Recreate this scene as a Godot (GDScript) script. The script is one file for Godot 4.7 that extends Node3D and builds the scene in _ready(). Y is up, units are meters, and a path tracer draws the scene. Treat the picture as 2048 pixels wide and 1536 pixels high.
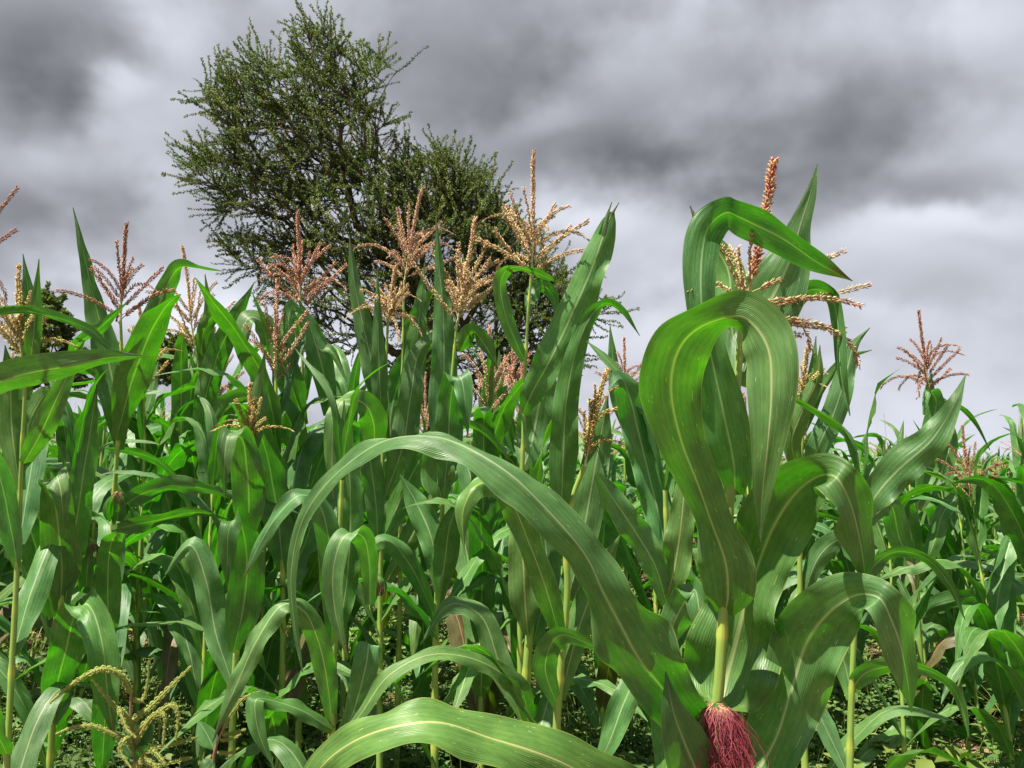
extends Node3D

# ---------------------------------------------------------------- camera numbers (photo is 2048 x 1536)
const FPX := 1540.0
const CAM := Vector3(0.0, 1.4, 0.0)
const PITCH := 6.1
var fwd: Vector3
var upv: Vector3
var rightv := Vector3(1, 0, 0)
var sun_dir := Vector3(-0.34, 0.90, 0.24).normalized()   # high midday sun, a little to one side
var names := {}
var M := {}
var rng := RandomNumberGenerator.new()
var branch_lib := []
var bases := []          # ground points of the plants that are built one by one

func P(px: float, py: float, d: float) -> Vector3:
	return CAM + (fwd + rightv * ((px - 1024.0) / FPX) - upv * ((py - 768.0) / FPX)) * d

func ground_y(x: float, z: float) -> float:
	return gnoise.get_noise_2d(x * 1.0, z * 1.0) * 0.05 + gnoise.get_noise_2d(x * 5.0 + 40.0, z * 5.0) * 0.018

var gnoise := FastNoiseLite.new()

func rr(a: float, b: float) -> float:
	return rng.randf_range(a, b)

func numbered(n: String) -> String:
	if not names.has(n):
		names[n] = 0
		return n
	names[n] += 1
	return "%s_%03d" % [n, names[n]]

func thing(called: String, label: String, category: String, at: Vector3, group := "") -> Node3D:
	var o := Node3D.new()
	o.name = numbered(called)
	add_child(o)
	o.position = at
	meta(o, label, category, group)
	return o

func meta(o: Node, label: String, category: String, group := "", kind := "") -> void:
	if label != "":
		o.set_meta("label", label)
	if category != "":
		o.set_meta("category", category)
	if group != "":
		o.set_meta("group", group)
	if kind != "":
		o.set_meta("kind", kind)

# ---------------------------------------------------------------- mesh buffer
class Buf:
	var v := PackedVector3Array()
	var n := PackedVector3Array()
	var uv := PackedVector2Array()
	var c := PackedColorArray()
	var i := PackedInt32Array()
	func mesh(m: Material) -> ArrayMesh:
		var am := ArrayMesh.new()
		put(am, m)
		return am
	func put(am: ArrayMesh, m: Material) -> void:
		if v.is_empty():
			return
		var a := []
		a.resize(Mesh.ARRAY_MAX)
		a[Mesh.ARRAY_VERTEX] = v
		a[Mesh.ARRAY_NORMAL] = n
		a[Mesh.ARRAY_TEX_UV] = uv
		a[Mesh.ARRAY_COLOR] = c
		a[Mesh.ARRAY_INDEX] = i
		am.add_surface_from_arrays(Mesh.PRIMITIVE_TRIANGLES, a)
		am.surface_set_material(am.get_surface_count() - 1, m)

func part(called: String, mesh: Mesh, parent: Node, at := Transform3D()) -> MeshInstance3D:
	var o := MeshInstance3D.new()
	o.name = called
	o.mesh = mesh
	o.transform = at
	parent.add_child(o, true)
	return o

# a curved leaf blade: midrib points, side vectors, widths
func blade(b: Buf, pts: PackedVector3Array, sides: PackedVector3Array, wid: PackedFloat32Array, nc: int, trough: float, wave: float, tint: Color, collar: bool, r: RandomNumberGenerator, uv0 := -1.0) -> void:
	var m := pts.size()
	var first := b.v.size()
	var s := 0.0
	var ph := r.randf() * TAU
	var ph2 := r.randf() * TAU
	var fr := r.randf_range(34.0, 64.0)
	var off := r.randf() if uv0 < 0.0 else uv0
	var tipdry := 0.07 if r.randf() < 0.3 else 0.0
	var prev := Vector3.ZERO
	for k in m:
		var t := (pts[mini(k + 1, m - 1)] - pts[maxi(k - 1, 0)]).normalized()
		if k > 0:
			s += pts[k].distance_to(pts[k - 1])
		var sd := sides[k]
		sd = sd - t * sd.dot(t)
		if sd.length() < 0.05 and k > 0:
			sd = prev - t * prev.dot(t)
		sd = sd.normalized()
		prev = sd
		var up := t.cross(sd)
		var w := wid[k] * 0.5
		var f := float(k) / float(m - 1)
		var cl := clampf(1.0 - s / 0.035, 0.0, 1.0) if collar else 0.0
		var col := tint.lerp(Color(1.0, 0.96, 0.25), cl * 0.8)
		if tipdry > 0.0 and f > 1.0 - tipdry:
			col = col.lerp(Color(1.0, 0.46, 0.55), clampf((f - 1.0 + tipdry) / tipdry * 2.0, 0.0, 1.0))
		var ws := wave * smoothstep(0.0, 0.15, f) * (1.0 - smoothstep(0.75, 1.0, f) * 0.7)
		for j in nc + 1:
			var u := float(j) / float(nc) * 2.0 - 1.0
			var au := absf(u)
			var lift := trough * (0.65 + 0.7 * sin(s * 7.0 + ph2)) * pow(au, 1.2) * w - 0.04 * w * exp(-au * au * 90.0)
			var rf := absf(sin(s * 6.3 + (ph if u > 0 else ph2 * 1.7)))
			var wv := ws * w * 2.0 * au * au * (0.35 + 1.5 * rf * rf) * (sin(s * fr + (ph if u > 0 else ph2)) + 0.5 * sin(s * fr * 0.43 + (ph2 if u > 0 else ph)))
			var ck := w * (0.075 * sin(s * 17.0 + u * 2.6 + ph) + 0.05 * sin(s * 37.0 - u * 4.1 + ph2)) * smoothstep(0.0, 0.2, f)
			b.v.append(pts[k] + sd * (u * w * (1.0 + 0.035 * sin(s * fr * 0.6 + (ph2 if u > 0 else ph) * 1.7))) + up * (lift + wv + ck))
			b.n.append(up)
			b.uv.append(Vector2(u * 0.5 + 0.5, off + s * 1.2))
			b.c.append(col)
	for k in m:
		for j in nc + 1:
			var a := first + maxi(k - 1, 0) * (nc + 1) + j
			var d := first + mini(k + 1, m - 1) * (nc + 1) + j
			var e := first + k * (nc + 1) + maxi(j - 1, 0)
			var g := first + k * (nc + 1) + mini(j + 1, nc)
			var q := (b.v[d] - b.v[a]).cross(b.v[g] - b.v[e])
			if q.length_squared() > 1e-16:
				b.n[first + k * (nc + 1) + j] = q.normalized()
	for k in m - 1:
		for j in nc:
			var a := first + k * (nc + 1) + j
			b.i.append_array(PackedInt32Array([a, a + 1, a + nc + 1, a + 1, a + nc + 2, a + nc + 1]))

# a tube through points
func tube(b: Buf, pts: PackedVector3Array, rad: PackedFloat32Array, cols: PackedColorArray, ns: int) -> void:
	var first := b.v.size()
	var m := pts.size()
	var sd := Vector3.ZERO
	var s := 0.0
	for k in m:
		var t := (pts[mini(k + 1, m - 1)] - pts[maxi(k - 1, 0)]).normalized()
		if k == 0:
			sd = t.cross(Vector3(0.31, 0.2, 0.93)).normalized()
		else:
			sd = (sd - t * sd.dot(t)).normalized()
			s += pts[k].distance_to(pts[k - 1])
		var bt := t.cross(sd)
		for j in ns + 1:
			var a := TAU * float(j) / float(ns)
			var dir := sd * cos(a) + bt * sin(a)
			b.v.append(pts[k] + dir * rad[k])
			b.n.append(dir)
			b.uv.append(Vector2(float(j) / float(ns), s * 2.0))
			b.c.append(cols[k])
	for k in m - 1:
		for j in ns:
			var a := first + k * (ns + 1) + j
			b.i.append_array(PackedInt32Array([a, a + ns + 1, a + 1, a + 1, a + ns + 1, a + ns + 2]))

func granule(b: Buf, p: Vector3, dir: Vector3, l: float, w: float, col: Color) -> void:
	var first := b.v.size()
	var x := dir.cross(Vector3(0.37, 0.11, 0.92)).normalized()
	var y := dir.cross(x)
	b.v.append(p); b.n.append(-dir)
	b.v.append(p + dir * l); b.n.append(dir)
	var mid := p + dir * (l * 0.42)
	for q in [x, y, -x, -y]:
		b.v.append(mid + q * w); b.n.append(q)
	for k in 6:
		b.uv.append(Vector2(0.5, 0.5)); b.c.append(col)
	for k in 4:
		var a := first + 2 + k
		var d := first + 2 + (k + 1) % 4
		b.i.append_array(PackedInt32Array([first, a, d, first + 1, d, a]))

# smooth samples through control points
func spline(c: Array, per: int) -> PackedVector3Array:
	var out := PackedVector3Array()
	var n := c.size()
	for k in n - 1:
		var p0: Vector3 = c[maxi(k - 1, 0)]
		var p1: Vector3 = c[k]
		var p2: Vector3 = c[k + 1]
		var p3: Vector3 = c[mini(k + 2, n - 1)]
		if k == 0:
			p0 = p1 * 2.0 - p2
		if k == n - 2:
			p3 = p2 * 2.0 - p1
		var a := sqrt(p0.distance_to(p1)) + 1e-5
		var bb := sqrt(p1.distance_to(p2)) + 1e-5
		var d := sqrt(p2.distance_to(p3)) + 1e-5
		for j in per:
			out.append(p1.cubic_interpolate_in_time(p2, p0, p3, float(j) / per, bb, -a, bb + d))
	out.append(c[n - 1])
	return out

func smoothf(c: Array, per: int) -> PackedFloat32Array:
	var out := PackedFloat32Array()
	var n := c.size()
	for k in n - 1:
		for j in per:
			var t := float(j) / per
			out.append(maxf(0.0, cubic_interpolate(c[k], c[k + 1], c[maxi(k - 1, 0)], c[mini(k + 2, n - 1)], t)))
	out.append(c[n - 1])
	return out

# every maize leaf has the same green; single leaves differ a little in depth and warmth
func leaf_tone(r: RandomNumberGenerator) -> Color:
	var g := r.randf_range(0.68, 0.97)
	return Color(minf(1.0, g * r.randf_range(0.78, 1.08)), g, g * r.randf_range(0.6, 1.0))

# a leaf read off the photograph: rows of [px, py, depth offset, width in px, roll in degrees]
func leaf_from(rows: Array, depth: float, base: Vector3, tint: Color, trough: float, wave: float, fine: int, r: RandomNumberGenerator, collar := true) -> Buf:
	var c := []
	var w := []
	var sd := []
	for q in rows:
		var d: float = depth + q[2]
		c.append(P(q[0], q[1], d))
		w.append(q[3] * d / FPX if w.size() > 0 or not collar else minf(0.026, q[3] * d / FPX))
	var prev := Vector3.ZERO
	for k in rows.size():
		var t: Vector3 = (c[mini(k + 1, c.size() - 1)] - c[maxi(k - 1, 0)]).normalized()
		var view: Vector3 = (c[k] - CAM).normalized()
		var pp := view.cross(t)
		if pp.length() < 0.12 and k > 0:
			pp = prev
		pp = pp.normalized()
		var roll: float = deg_to_rad(rows[k][4] if rows[k].size() > 4 else 0.0)
		var s := pp * cos(roll) + view * sin(roll)
		s = (s - t * s.dot(t)).normalized()
		if k > 0 and s.dot(prev) < 0.0:
			s = -s
		sd.append(s)
		prev = s
	var pts := spline(c, fine)
	var wid := smoothf(w, fine)
	var sides := PackedVector3Array()
	for k in rows.size() - 1:
		for j in fine:
			sides.append((sd[k] as Vector3).lerp(sd[k + 1], smoothstep(0.0, 1.0, float(j) / fine)).normalized())
	sides.append(sd[sd.size() - 1])
	for k in pts.size():
		pts[k] -= base
	var b := Buf.new()
	blade(b, pts, sides, wid, 12 if fine > 6 else 8, trough, wave, tint, collar, r)
	return b

func stalk_buf(b: Buf, pts: PackedVector3Array, r0: float, r1: float, ns: int, r: RandomNumberGenerator) -> void:
	var fine := PackedVector3Array()
	var rad := PackedFloat32Array()
	var cols := PackedColorArray()
	var total := 0.0
	for k in pts.size() - 1:
		total += pts[k].distance_to(pts[k + 1])
	var s := 0.0
	var gap := 0.15
	for k in pts.size() - 1:
		var l := pts[k].distance_to(pts[k + 1])
		var n := maxi(2, int(l / 0.025))
		for j in n:
			var f := float(j) / n
			var q := s + l * f
			var ph := fmod(q, gap) / gap
			var node := exp(-pow(minf(ph, 1.0 - ph) * 14.0, 2.0))
			fine.append(pts[k].lerp(pts[k + 1], f))
			rad.append(lerpf(r0, r1, q / total) * (1.0 + 0.1 * ph + 0.16 * node))
			cols.append(Color(0.27, 0.42, 0.085).lerp(Color(0.55, 0.62, 0.10), node * 0.8))
		s += l
	fine.append(pts[pts.size() - 1])
	rad.append(r1)
	cols.append(Color(0.4, 0.52, 0.12))
	tube(b, fine, rad, cols, ns)

# ---------------------------------------------------------------- materials
func lin(c: Color) -> Color:
	return c.linear_to_srgb()

func std(rough: float, spec := 0.5) -> StandardMaterial3D:
	var m := StandardMaterial3D.new()
	m.roughness = rough
	m.metallic_specular = spec
	m.vertex_color_use_as_albedo = true
	m.cull_mode = BaseMaterial3D.CULL_DISABLED
	return m

func leaf_texture() -> Array:
	var w := 256
	var h := 1024
	var r := RandomNumberGenerator.new()
	r.seed = 11
	var vein := PackedFloat32Array()
	for x in w:
		var u := (x + 0.5) / w
		var fine := 0.5 + 0.5 * sin(u * TAU * 34.0 + 1.5 * sin(u * 31.0))
		var coarse := 0.5 + 0.5 * sin(u * TAU * 9.0 + 0.8 * sin(u * 17.0))
		vein.append(fine * 0.55 + coarse * 0.45)
	var no := FastNoiseLite.new()
	no.seed = 5
	no.frequency = 1.0
	var col := PackedByteArray()
	col.resize(w * h * 3)
	var hgt := PackedByteArray()
	hgt.resize(w * h)
	var base := Vector3(0.132, 0.288, 0.100)
	for y in h:
		var a := TAU * y / h
		var cy := cos(a)
		var sy := sin(a)
		for x in w:
			var u := (x + 0.5) / w
			var du := absf(u - 0.5)
			var mot := no.get_noise_3d(cy * 2.6, sy * 2.6, u * 2.2) * 0.34 + no.get_noise_3d(cy * 9.0, sy * 9.0, u * 60.0) * 0.24
			var k := 1.0 + mot + (vein[x] - 0.5) * 0.27
			var c := base * k
			c.x += maxf(0.0, mot) * 0.10
			var rib := exp(-pow(du / 0.021, 2.0))
			c = c.lerp(Vector3(0.66, 0.70, 0.46), rib * 0.8)
			if du > 0.488:
				c = c.lerp(Vector3(0.36, 0.42, 0.16), 0.7)
			var q := (y * w + x) * 3
			col[q] = int(clampf(Color(c.x, 0, 0).linear_to_srgb().r, 0, 1) * 255.0)
			col[q + 1] = int(clampf(Color(0, c.y, 0).linear_to_srgb().g, 0, 1) * 255.0)
			col[q + 2] = int(clampf(Color(0, 0, c.z).linear_to_srgb().b, 0, 1) * 255.0)
			hgt[y * w + x] = int(clampf(vein[x] * 0.6 + rib * 0.4 + mot * 0.3, 0, 1) * 255.0)
	# feeding scars and pollen specks: short pale dashes along the veins
	for n in 150:
		var x := r.randi_range(6, w - 8)
		var y := r.randi_range(0, h - 1)
		var l := r.randi_range(2, 7)
		var ww := r.randi_range(1, 2)
		if r.randf() < 0.08:
			l *= 4
		var pale := Vector3(0.80, 0.84, 0.70) if r.randf() < 0.7 else Vector3(0.62, 0.55, 0.36)
		for yy in l:
			for xx in ww:
				var q := (((y + yy) % h) * w + x + xx) * 3
				col[q] = int(pale.x * 255.0)
				col[q + 1] = int(pale.y * 255.0)
				col[q + 2] = int(pale.z * 255.0)
	var ti := ImageTexture.create_from_image(Image.create_from_data(w, h, false, Image.FORMAT_RGB8, col))
	var th := ImageTexture.create_from_image(Image.create_from_data(w, h, false, Image.FORMAT_L8, hgt))
	return [ti, th]

func noise_tex(size: int, freq: float, ramp: Array, sd: int, octaves := 5) -> NoiseTexture2D:
	var n := FastNoiseLite.new()
	n.seed = sd
	n.frequency = freq
	n.fractal_octaves = octaves
	var t := NoiseTexture2D.new()
	t.width = size
	t.height = size
	t.seamless = true
	t.noise = n
	if ramp.size() > 0:
		var g := Gradient.new()
		g.offsets = PackedFloat32Array(ramp.map(func(q): return q[0]))
		g.colors = PackedColorArray(ramp.map(func(q): return lin(q[1])))
		t.color_ramp = g
	return t

func make_materials() -> void:
	var lt := leaf_texture()
	var m := std(0.4, 0.52)
	m.albedo_texture = lt[0]
	m.heightmap_enabled = true
	m.heightmap_texture = lt[1]
	m.heightmap_scale = 0.07
	m.backlight_enabled = true
	m.backlight = Color(0.60, 0.93, 0.17)
	M.leaf = m
	m = std(0.5)
	m.albedo_texture = noise_tex(256, 0.02, [[0.0, Color(0.62, 0.62, 0.62)], [0.5, Color(0.85, 0.85, 0.85)], [1.0, Color(1, 1, 1)]], 3)
	m.uv1_scale = Vector3(3, 0.6, 1)
	M.stalk = m
	for q in [["pink", Color(0.96, 0.78, 0.73)], ["tan", Color(1.0, 0.92, 0.72)], ["plum", Color(0.66, 0.44, 0.42)], ["straw", Color(0.95, 0.95, 0.50)], ["rose", Color(0.94, 0.68, 0.65)], ["salmon", Color(1.0, 0.68, 0.52)]]:
		m = std(0.75, 0.3)
		m.albedo_color = lin(q[1])
		m.backlight_enabled = true
		m.backlight = Color(0.5, 0.4, 0.3)
		M[q[0]] = m
	m = std(0.5, 0.5)
	m.backlight_enabled = true
	m.backlight = Color(0.5, 0.4, 0.35)
	M.silk = m
	m = std(0.7, 0.4)
	m.backlight_enabled = true
	m.backlight = Color(0.6, 0.8, 0.3)
	M.weed = m
	m = std(0.95, 0.2)
	m.albedo_texture = noise_tex(512, 0.012, [[0.0, Color(0.045, 0.028, 0.018)], [0.35, Color(0.10, 0.064, 0.042)], [0.6, Color(0.17, 0.115, 0.075)], [0.85, Color(0.25, 0.185, 0.12)], [1.0, Color(0.36, 0.29, 0.19)]], 8, 6)
	m.uv1_triplanar = true
	m.uv1_world_triplanar = true
	m.uv1_scale = Vector3(0.9, 0.9, 0.9)
	M.soil = m
	m = std(0.9, 0.2)
	m.albedo_texture = noise_tex(256, 0.03, [[0.0, Color(0.25, 0.25, 0.25)], [1.0, Color(1, 1, 1)]], 12, 5)
	M.bark = m
	m = std(0.6, 0.4)
	m.backlight_enabled = true
	m.backlight = Color(0.6, 0.78, 0.3)
	M.acacia = m
	m = std(0.9, 0.2)
	M.litter = m

# ---------------------------------------------------------------- sky
func make_sky() -> Sky:
	var w := 2048
	var h := 1024
	var n1 := FastNoiseLite.new()
	n1.seed = 21
	n1.frequency = 1.0
	n1.fractal_octaves = 6
	n1.fractal_gain = 0.52
	var n2 := FastNoiseLite.new()
	n2.seed = 77
	n2.frequency = 1.0
	n2.fractal_octaves = 3
	# cloud masses of the photograph: [px, py, rx, ry, darker(-) or brighter(+)]
	var mass := [
		[40, 90, 170, 110, -0.15], [130, 190, 70, 70, -0.12], [320, 150, 110, 130, 0.17], [230, 165, 60, 45, 0.16], [40, 290, 220, 60, 0.08], [130, 420, 280, 80, -0.14], [330, 400, 70, 90, 0.14], [470, 420, 120, 80, -0.06],
		[430, 40, 200, 60, 0.06], [960, 130, 150, 120, -0.10], [870, 230, 120, 60, -0.05], [1240, 120, 170, 90, 0.12], [1680, 40, 330, 80, 0.16], [1990, 40, 160, 100, 0.12], [1650, 190, 260, 60, -0.06],
		[1140, 340, 190, 70, -0.16], [1330, 380, 180, 60, -0.16], [1560, 300, 260, 80, -0.16], [1760, 400, 220, 55, -0.17], [1980, 380, 170, 50, -0.14], [1060, 240, 80, 50, 0.08], [1180, 470, 130, 45, 0.20], [1330, 500, 80, 60, 0.04],
		[1960, 460, 160, 35, 0.17], [1780, 500, 140, 40, 0.10], [1960, 590, 150, 40, -0.10], [1740, 640, 160, 40, 0.06], [1400, 640, 500, 60, 0.07], [260, 620, 320, 70, 0.28], [600, 700, 260, 80, 0.20], [140, 600, 60, 22, -0.12], [1240, 650, 160, 60, 0.08], [1900, 760, 240, 70, 0.05],
	]
	var data := PackedFloat32Array()
	data.resize(w * h * 3)
	for y in h:
		var el := PI * (0.5 - (y + 0.5) / h)
		var se := sin(el)
		var ce := cos(el)
		for x in w:
			var q := (y * w + x) * 3
			if el < -0.05:
				data[q] = 0.16
				data[q + 1] = 0.15
				data[q + 2] = 0.12
				continue
			var az := TAU * (x + 0.5) / w
			var dir := Vector3(sin(az) * ce, se, -cos(az) * ce)
			var k := 1.0 / (maxf(se, 0.0) + 0.32)
			var cx := dir.x * k
			var cz := dir.z * k
			var warp := n2.get_noise_3d(dir.x * 2.0 + 9.0, dir.y * 2.6, dir.z * 2.0)
			var wx := n2.get_noise_3d(dir.x * 2.0 - 31.0, dir.y * 2.6, dir.z * 2.0)
			var f := n1.get_noise_3d(dir.x * 2.5 + wx * 0.1, dir.y * 3.4 + warp * 0.1, dir.z * 2.5)
			var f2 := n2.get_noise_2d(cx * 0.30 + 50.0, cz * 0.30 - 12.0)
			var f3 := n1.get_noise_3d(dir.x * 7.0, dir.y * 9.0, dir.z * 7.0)
			f = (smoothstep(-0.32, 0.32, f) - 0.5) * 0.9
			var g := 0.385 + 0.20 * f + 0.06 * f2 + 0.11 * f3
			# thinner, brighter cloud round the sun
			g += 0.42 * exp(-(1.0 - dir.dot(sun_dir)) / 0.28)
			g += 0.27 * exp(-maxf(el, 0.0) / 0.13)
			var fd := dir.dot(fwd)
			if fd > 0.45:
				var px := 1024.0 + FPX * dir.x / fd
				var py := 768.0 - FPX * dir.dot(upv) / fd
				px += f * 70.0 + f3 * 60.0
				py += warp * 60.0 + f2 * 40.0 + f3 * 45.0
				for b in mass:
					var ex: float = (px - b[0]) / b[2]
					var ey: float = (py - b[1]) / b[3]
					var e := ex * ex + ey * ey
					if e < 6.0:
						g += 0.95 * float(b[4]) * exp(-e * (0.7 + 0.5 * e))
			g = clampf(g, 0.15, 1.2)
			# grey cloud, a touch of blue-violet
			data[q] = g * 0.95
			data[q + 1] = g * 0.985
			data[q + 2] = g * 1.10
	var im := Image.create_from_data(w, h, false, Image.FORMAT_RGBF, data.to_byte_array())
	var pm := PanoramaSkyMaterial.new()
	pm.panorama = ImageTexture.create_from_image(im)
	var s := Sky.new()
	s.sky_material = pm
	return s

# ---------------------------------------------------------------- tassels
func make_branch_lib() -> void:
	# twelve side branches, 20 cm long along +Y, that bend towards +X; two thick central spikes at the end
	for k in 14:
		var b := Buf.new()
		var spike := k >= 12
		var bend := rr(-0.2, 1.3) if not spike else rr(-0.1, 0.1)
		var n := 26
		var pts := PackedVector3Array()
		var rad := PackedFloat32Array()
		var cols := PackedColorArray()
		var p := Vector3.ZERO
		for j in n + 1:
			var f := float(j) / n
			pts.append(p)
			rad.append(lerpf(0.0011, 0.0004, f))
			cols.append(Color(0.45, 0.44, 0.20))
			var a := bend * f * f * 1.6
			p += Vector3(sin(a), cos(a), rr(-0.06, 0.06)) * (0.2 / n)
		tube(b, pts, rad, cols, 4)
		var count := 210 if spike else 92
		for j in count:
			var f := rr(0.1, 1.0) if not spike else float(j) / count
			if not spike:
				f = 0.1 + 0.9 * (float(j) + rr(-0.4, 0.4)) / count
			f = clampf(f, 0.0, 0.999)
			var at := f * n
			var q := pts[int(at)].lerp(pts[int(at) + 1], fmod(at, 1.0))
			var t := (pts[int(at) + 1] - pts[int(at)]).normalized()
			var a := j * 2.4 + rr(-0.3, 0.3) if spike else (float(j % 2) * PI + rr(-0.9, 0.9))
			var o := Vector3(cos(a), 0.0, sin(a))
			o = (o - t * o.dot(t)).normalized()
			var dir := (t * rr(0.7, 1.1) + o * rr(0.25, 0.75)).normalized()
			var v := rr(0.72, 1.15)
			var col := Color(0.50 * v, 0.40 * v, 0.29 * v)
			if rng.randf() < 0.3:
				col = Color(0.40 * v, 0.20 * v, 0.18 * v)
			elif rng.randf() < 0.25:
				col = Color(0.66 * v, 0.60 * v, 0.40 * v)
			granule(b, q + o * 0.001, dir, rr(0.0085, 0.012), rr(0.0013, 0.0021), col)
			if rng.randf() < 0.6:
				granule(b, q + dir * 0.007, (dir + Vector3(rr(-0.5, 0.5), -0.7, rr(-0.5, 0.5))).normalized(), 0.005, 0.0006, Color(0.72, 0.66, 0.36))
		branch_lib.append(b.mesh(null))

func place_branch(parent: Node, from: Vector3, dir: Vector3, l: float, mat: Material, which: int, thick := 1.0, roll := 0.0) -> void:
	var y := dir.normalized()
	var outw := Vector3(y.x, -0.6, y.z)
	var x := (outw - y * outw.dot(y)).normalized()
	x = x.rotated(y, roll)
	var z := x.cross(y)
	var s := l / 0.2
	var o := part("branch", branch_lib[which], parent, Transform3D(Basis(x * s * thick, y * s, z * s * thick), from))
	o.material_override = mat

func tassel(plant: Node3D, from: Vector3, axis: Vector3, l: float, n: int, spread: float, mat: Material, r: RandomNumberGenerator, tips := []) -> void:
	var t := Node3D.new()
	t.name = "tassel"
	plant.add_child(t, true)
	t.position = from
	var a := axis.normalized()
	var stem := Buf.new()
	tube(stem, PackedVector3Array([Vector3.ZERO, a * l * 0.2, a * l * 0.45]), PackedFloat32Array([0.0032, 0.0028, 0.0018]), PackedColorArray([Color(0.5, 0.55, 0.25), Color(0.5, 0.5, 0.25), Color(0.5, 0.45, 0.25)]), 6)
	part("rachis", stem.mesh(M.stalk), t)
	place_branch(t, a * l * 0.30, a + Vector3(r.randf_range(-0.05, 0.05), 0, r.randf_range(-0.05, 0.05)), l * 0.72, mat, 12 + r.randi_range(0, 1), clampf(0.2 / (l * 0.72) * 1.25, 0.6, 1.8))
	if tips.size() > 0:
		for q in tips:
			var d: Vector3 = (q[0] as Vector3) - from - a * l * q[1]
			place_branch(t, a * l * q[1], d, d.length(), M.tan if mat == M.salmon else mat, r.randi_range(0, 11), 0.2 / d.length() * 0.85)
		return
	var x := a.cross(Vector3(0.2, 0.1, 1.0)).normalized()
	var z := x.cross(a)
	var az := r.randf() * TAU
	for k in n:
		var f := float(k) / maxf(1.0, n - 1)
		az += 2.4 + r.randf_range(-0.4, 0.4)
		var el := deg_to_rad(lerpf(90.0 - spread, 90.0 - spread * 0.45, f) + r.randf_range(-10, 10))
		var d := a * sin(el) + (x * cos(az) + z * sin(az)) * cos(el)
		var bl := l * lerpf(0.60, 0.44, f) * r.randf_range(0.8, 1.15)
		place_branch(t, a * l * lerpf(0.03, 0.36, f), d, bl, mat, r.randi_range(0, 11), clampf(0.2 / bl * 1.25, 0.8, 2.2))

# ---------------------------------------------------------------- ears
func ear(plant: Node3D, from: Vector3, axis: Vector3, l: float, rad: float, silk_l: float, strands: int, droop: float, red: float, r: RandomNumberGenerator) -> void:
	var e := Node3D.new()
	e.name = "ear"
	plant.add_child(e, true)
	e.position = from
	var a := axis.normalized()
	var x := a.cross(Vector3(0.1, 0.3, 1.0)).normalized()
	var z := x.cross(a)
	for k in 5:
		# overlapping husk leaves
		var b := Buf.new()
		var az := TAU * k / 5.0 + r.randf_range(-0.3, 0.3)
		var o := x * cos(az) + z * sin(az)
		var s := a.cross(o)
		var c := PackedVector3Array()
		var ss := PackedVector3Array()
		var w := PackedFloat32Array()
		var reach := r.randf_range(0.84, 0.98)
		for j in 13:
			var f := j / 12.0
			var rr2 := rad * (0.55 + 0.55 * sin(PI * clampf(f * 0.85 + 0.1, 0, 1))) * (1.0 - 0.45 * smoothstep(0.7, 1.0, f))
			c.append(a * l * f * reach + o * rr2)
			ss.append(s)
			w.append(rad * 2.3 * sin(PI * clampf(f * 0.72 + 0.24, 0, 1)))
		blade(b, c, ss, w, 6, -0.55, 0.02, Color(0.85, 1.0, 0.6), false, r)
		part("husk", b.mesh(M.leaf), e)
	var sb := Buf.new()
	var top := a * l * 0.96
	for k in strands:
		var az := r.randf() * TAU
		var q := sqrt(r.randf())
		var o := x * cos(az) + z * sin(az)
		var p := top + o * rad * 0.42 * q - a * 0.008
		var v := a * 0.3 + o * q * 0.35 + Vector3(r.randf_range(-0.2, 0.2), r.randf_range(-0.5, 0.1), r.randf_range(0.0, 0.4))
		var pts := PackedVector3Array()
		var ra := PackedFloat32Array()
		var cc := PackedColorArray()
		var ll := silk_l * r.randf_range(0.55, 1.1)
		var n := 13
		var tone := r.randf_range(0.6, 1.5)
		for j in n + 1:
			var f := float(j) / n
			pts.append(p)
			ra.append(lerpf(0.00048, 0.00036, f))
			var pale := Color(0.50, 0.33, 0.18)
			var deep := Color(0.22, 0.035, 0.05).lerp(Color(0.62, 0.42, 0.24), 1.0 - red)
			var cl := pale.lerp(deep, smoothstep(-0.05, 0.2, f + r.randf_range(-0.08, 0.08)))
			cc.append(Color(cl.r * tone, cl.g * tone, cl.b * tone))
			var jt := 0.42 + 0.4 * f
			v = (v + Vector3(r.randf_range(-jt, jt) + 0.05, -droop * 0.4, r.randf_range(-jt, jt))).normalized()
			p += v * ll / n
		tube(sb, pts, ra, cc, 3)
	part("silk", sb.mesh(M.silk), e)

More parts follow.
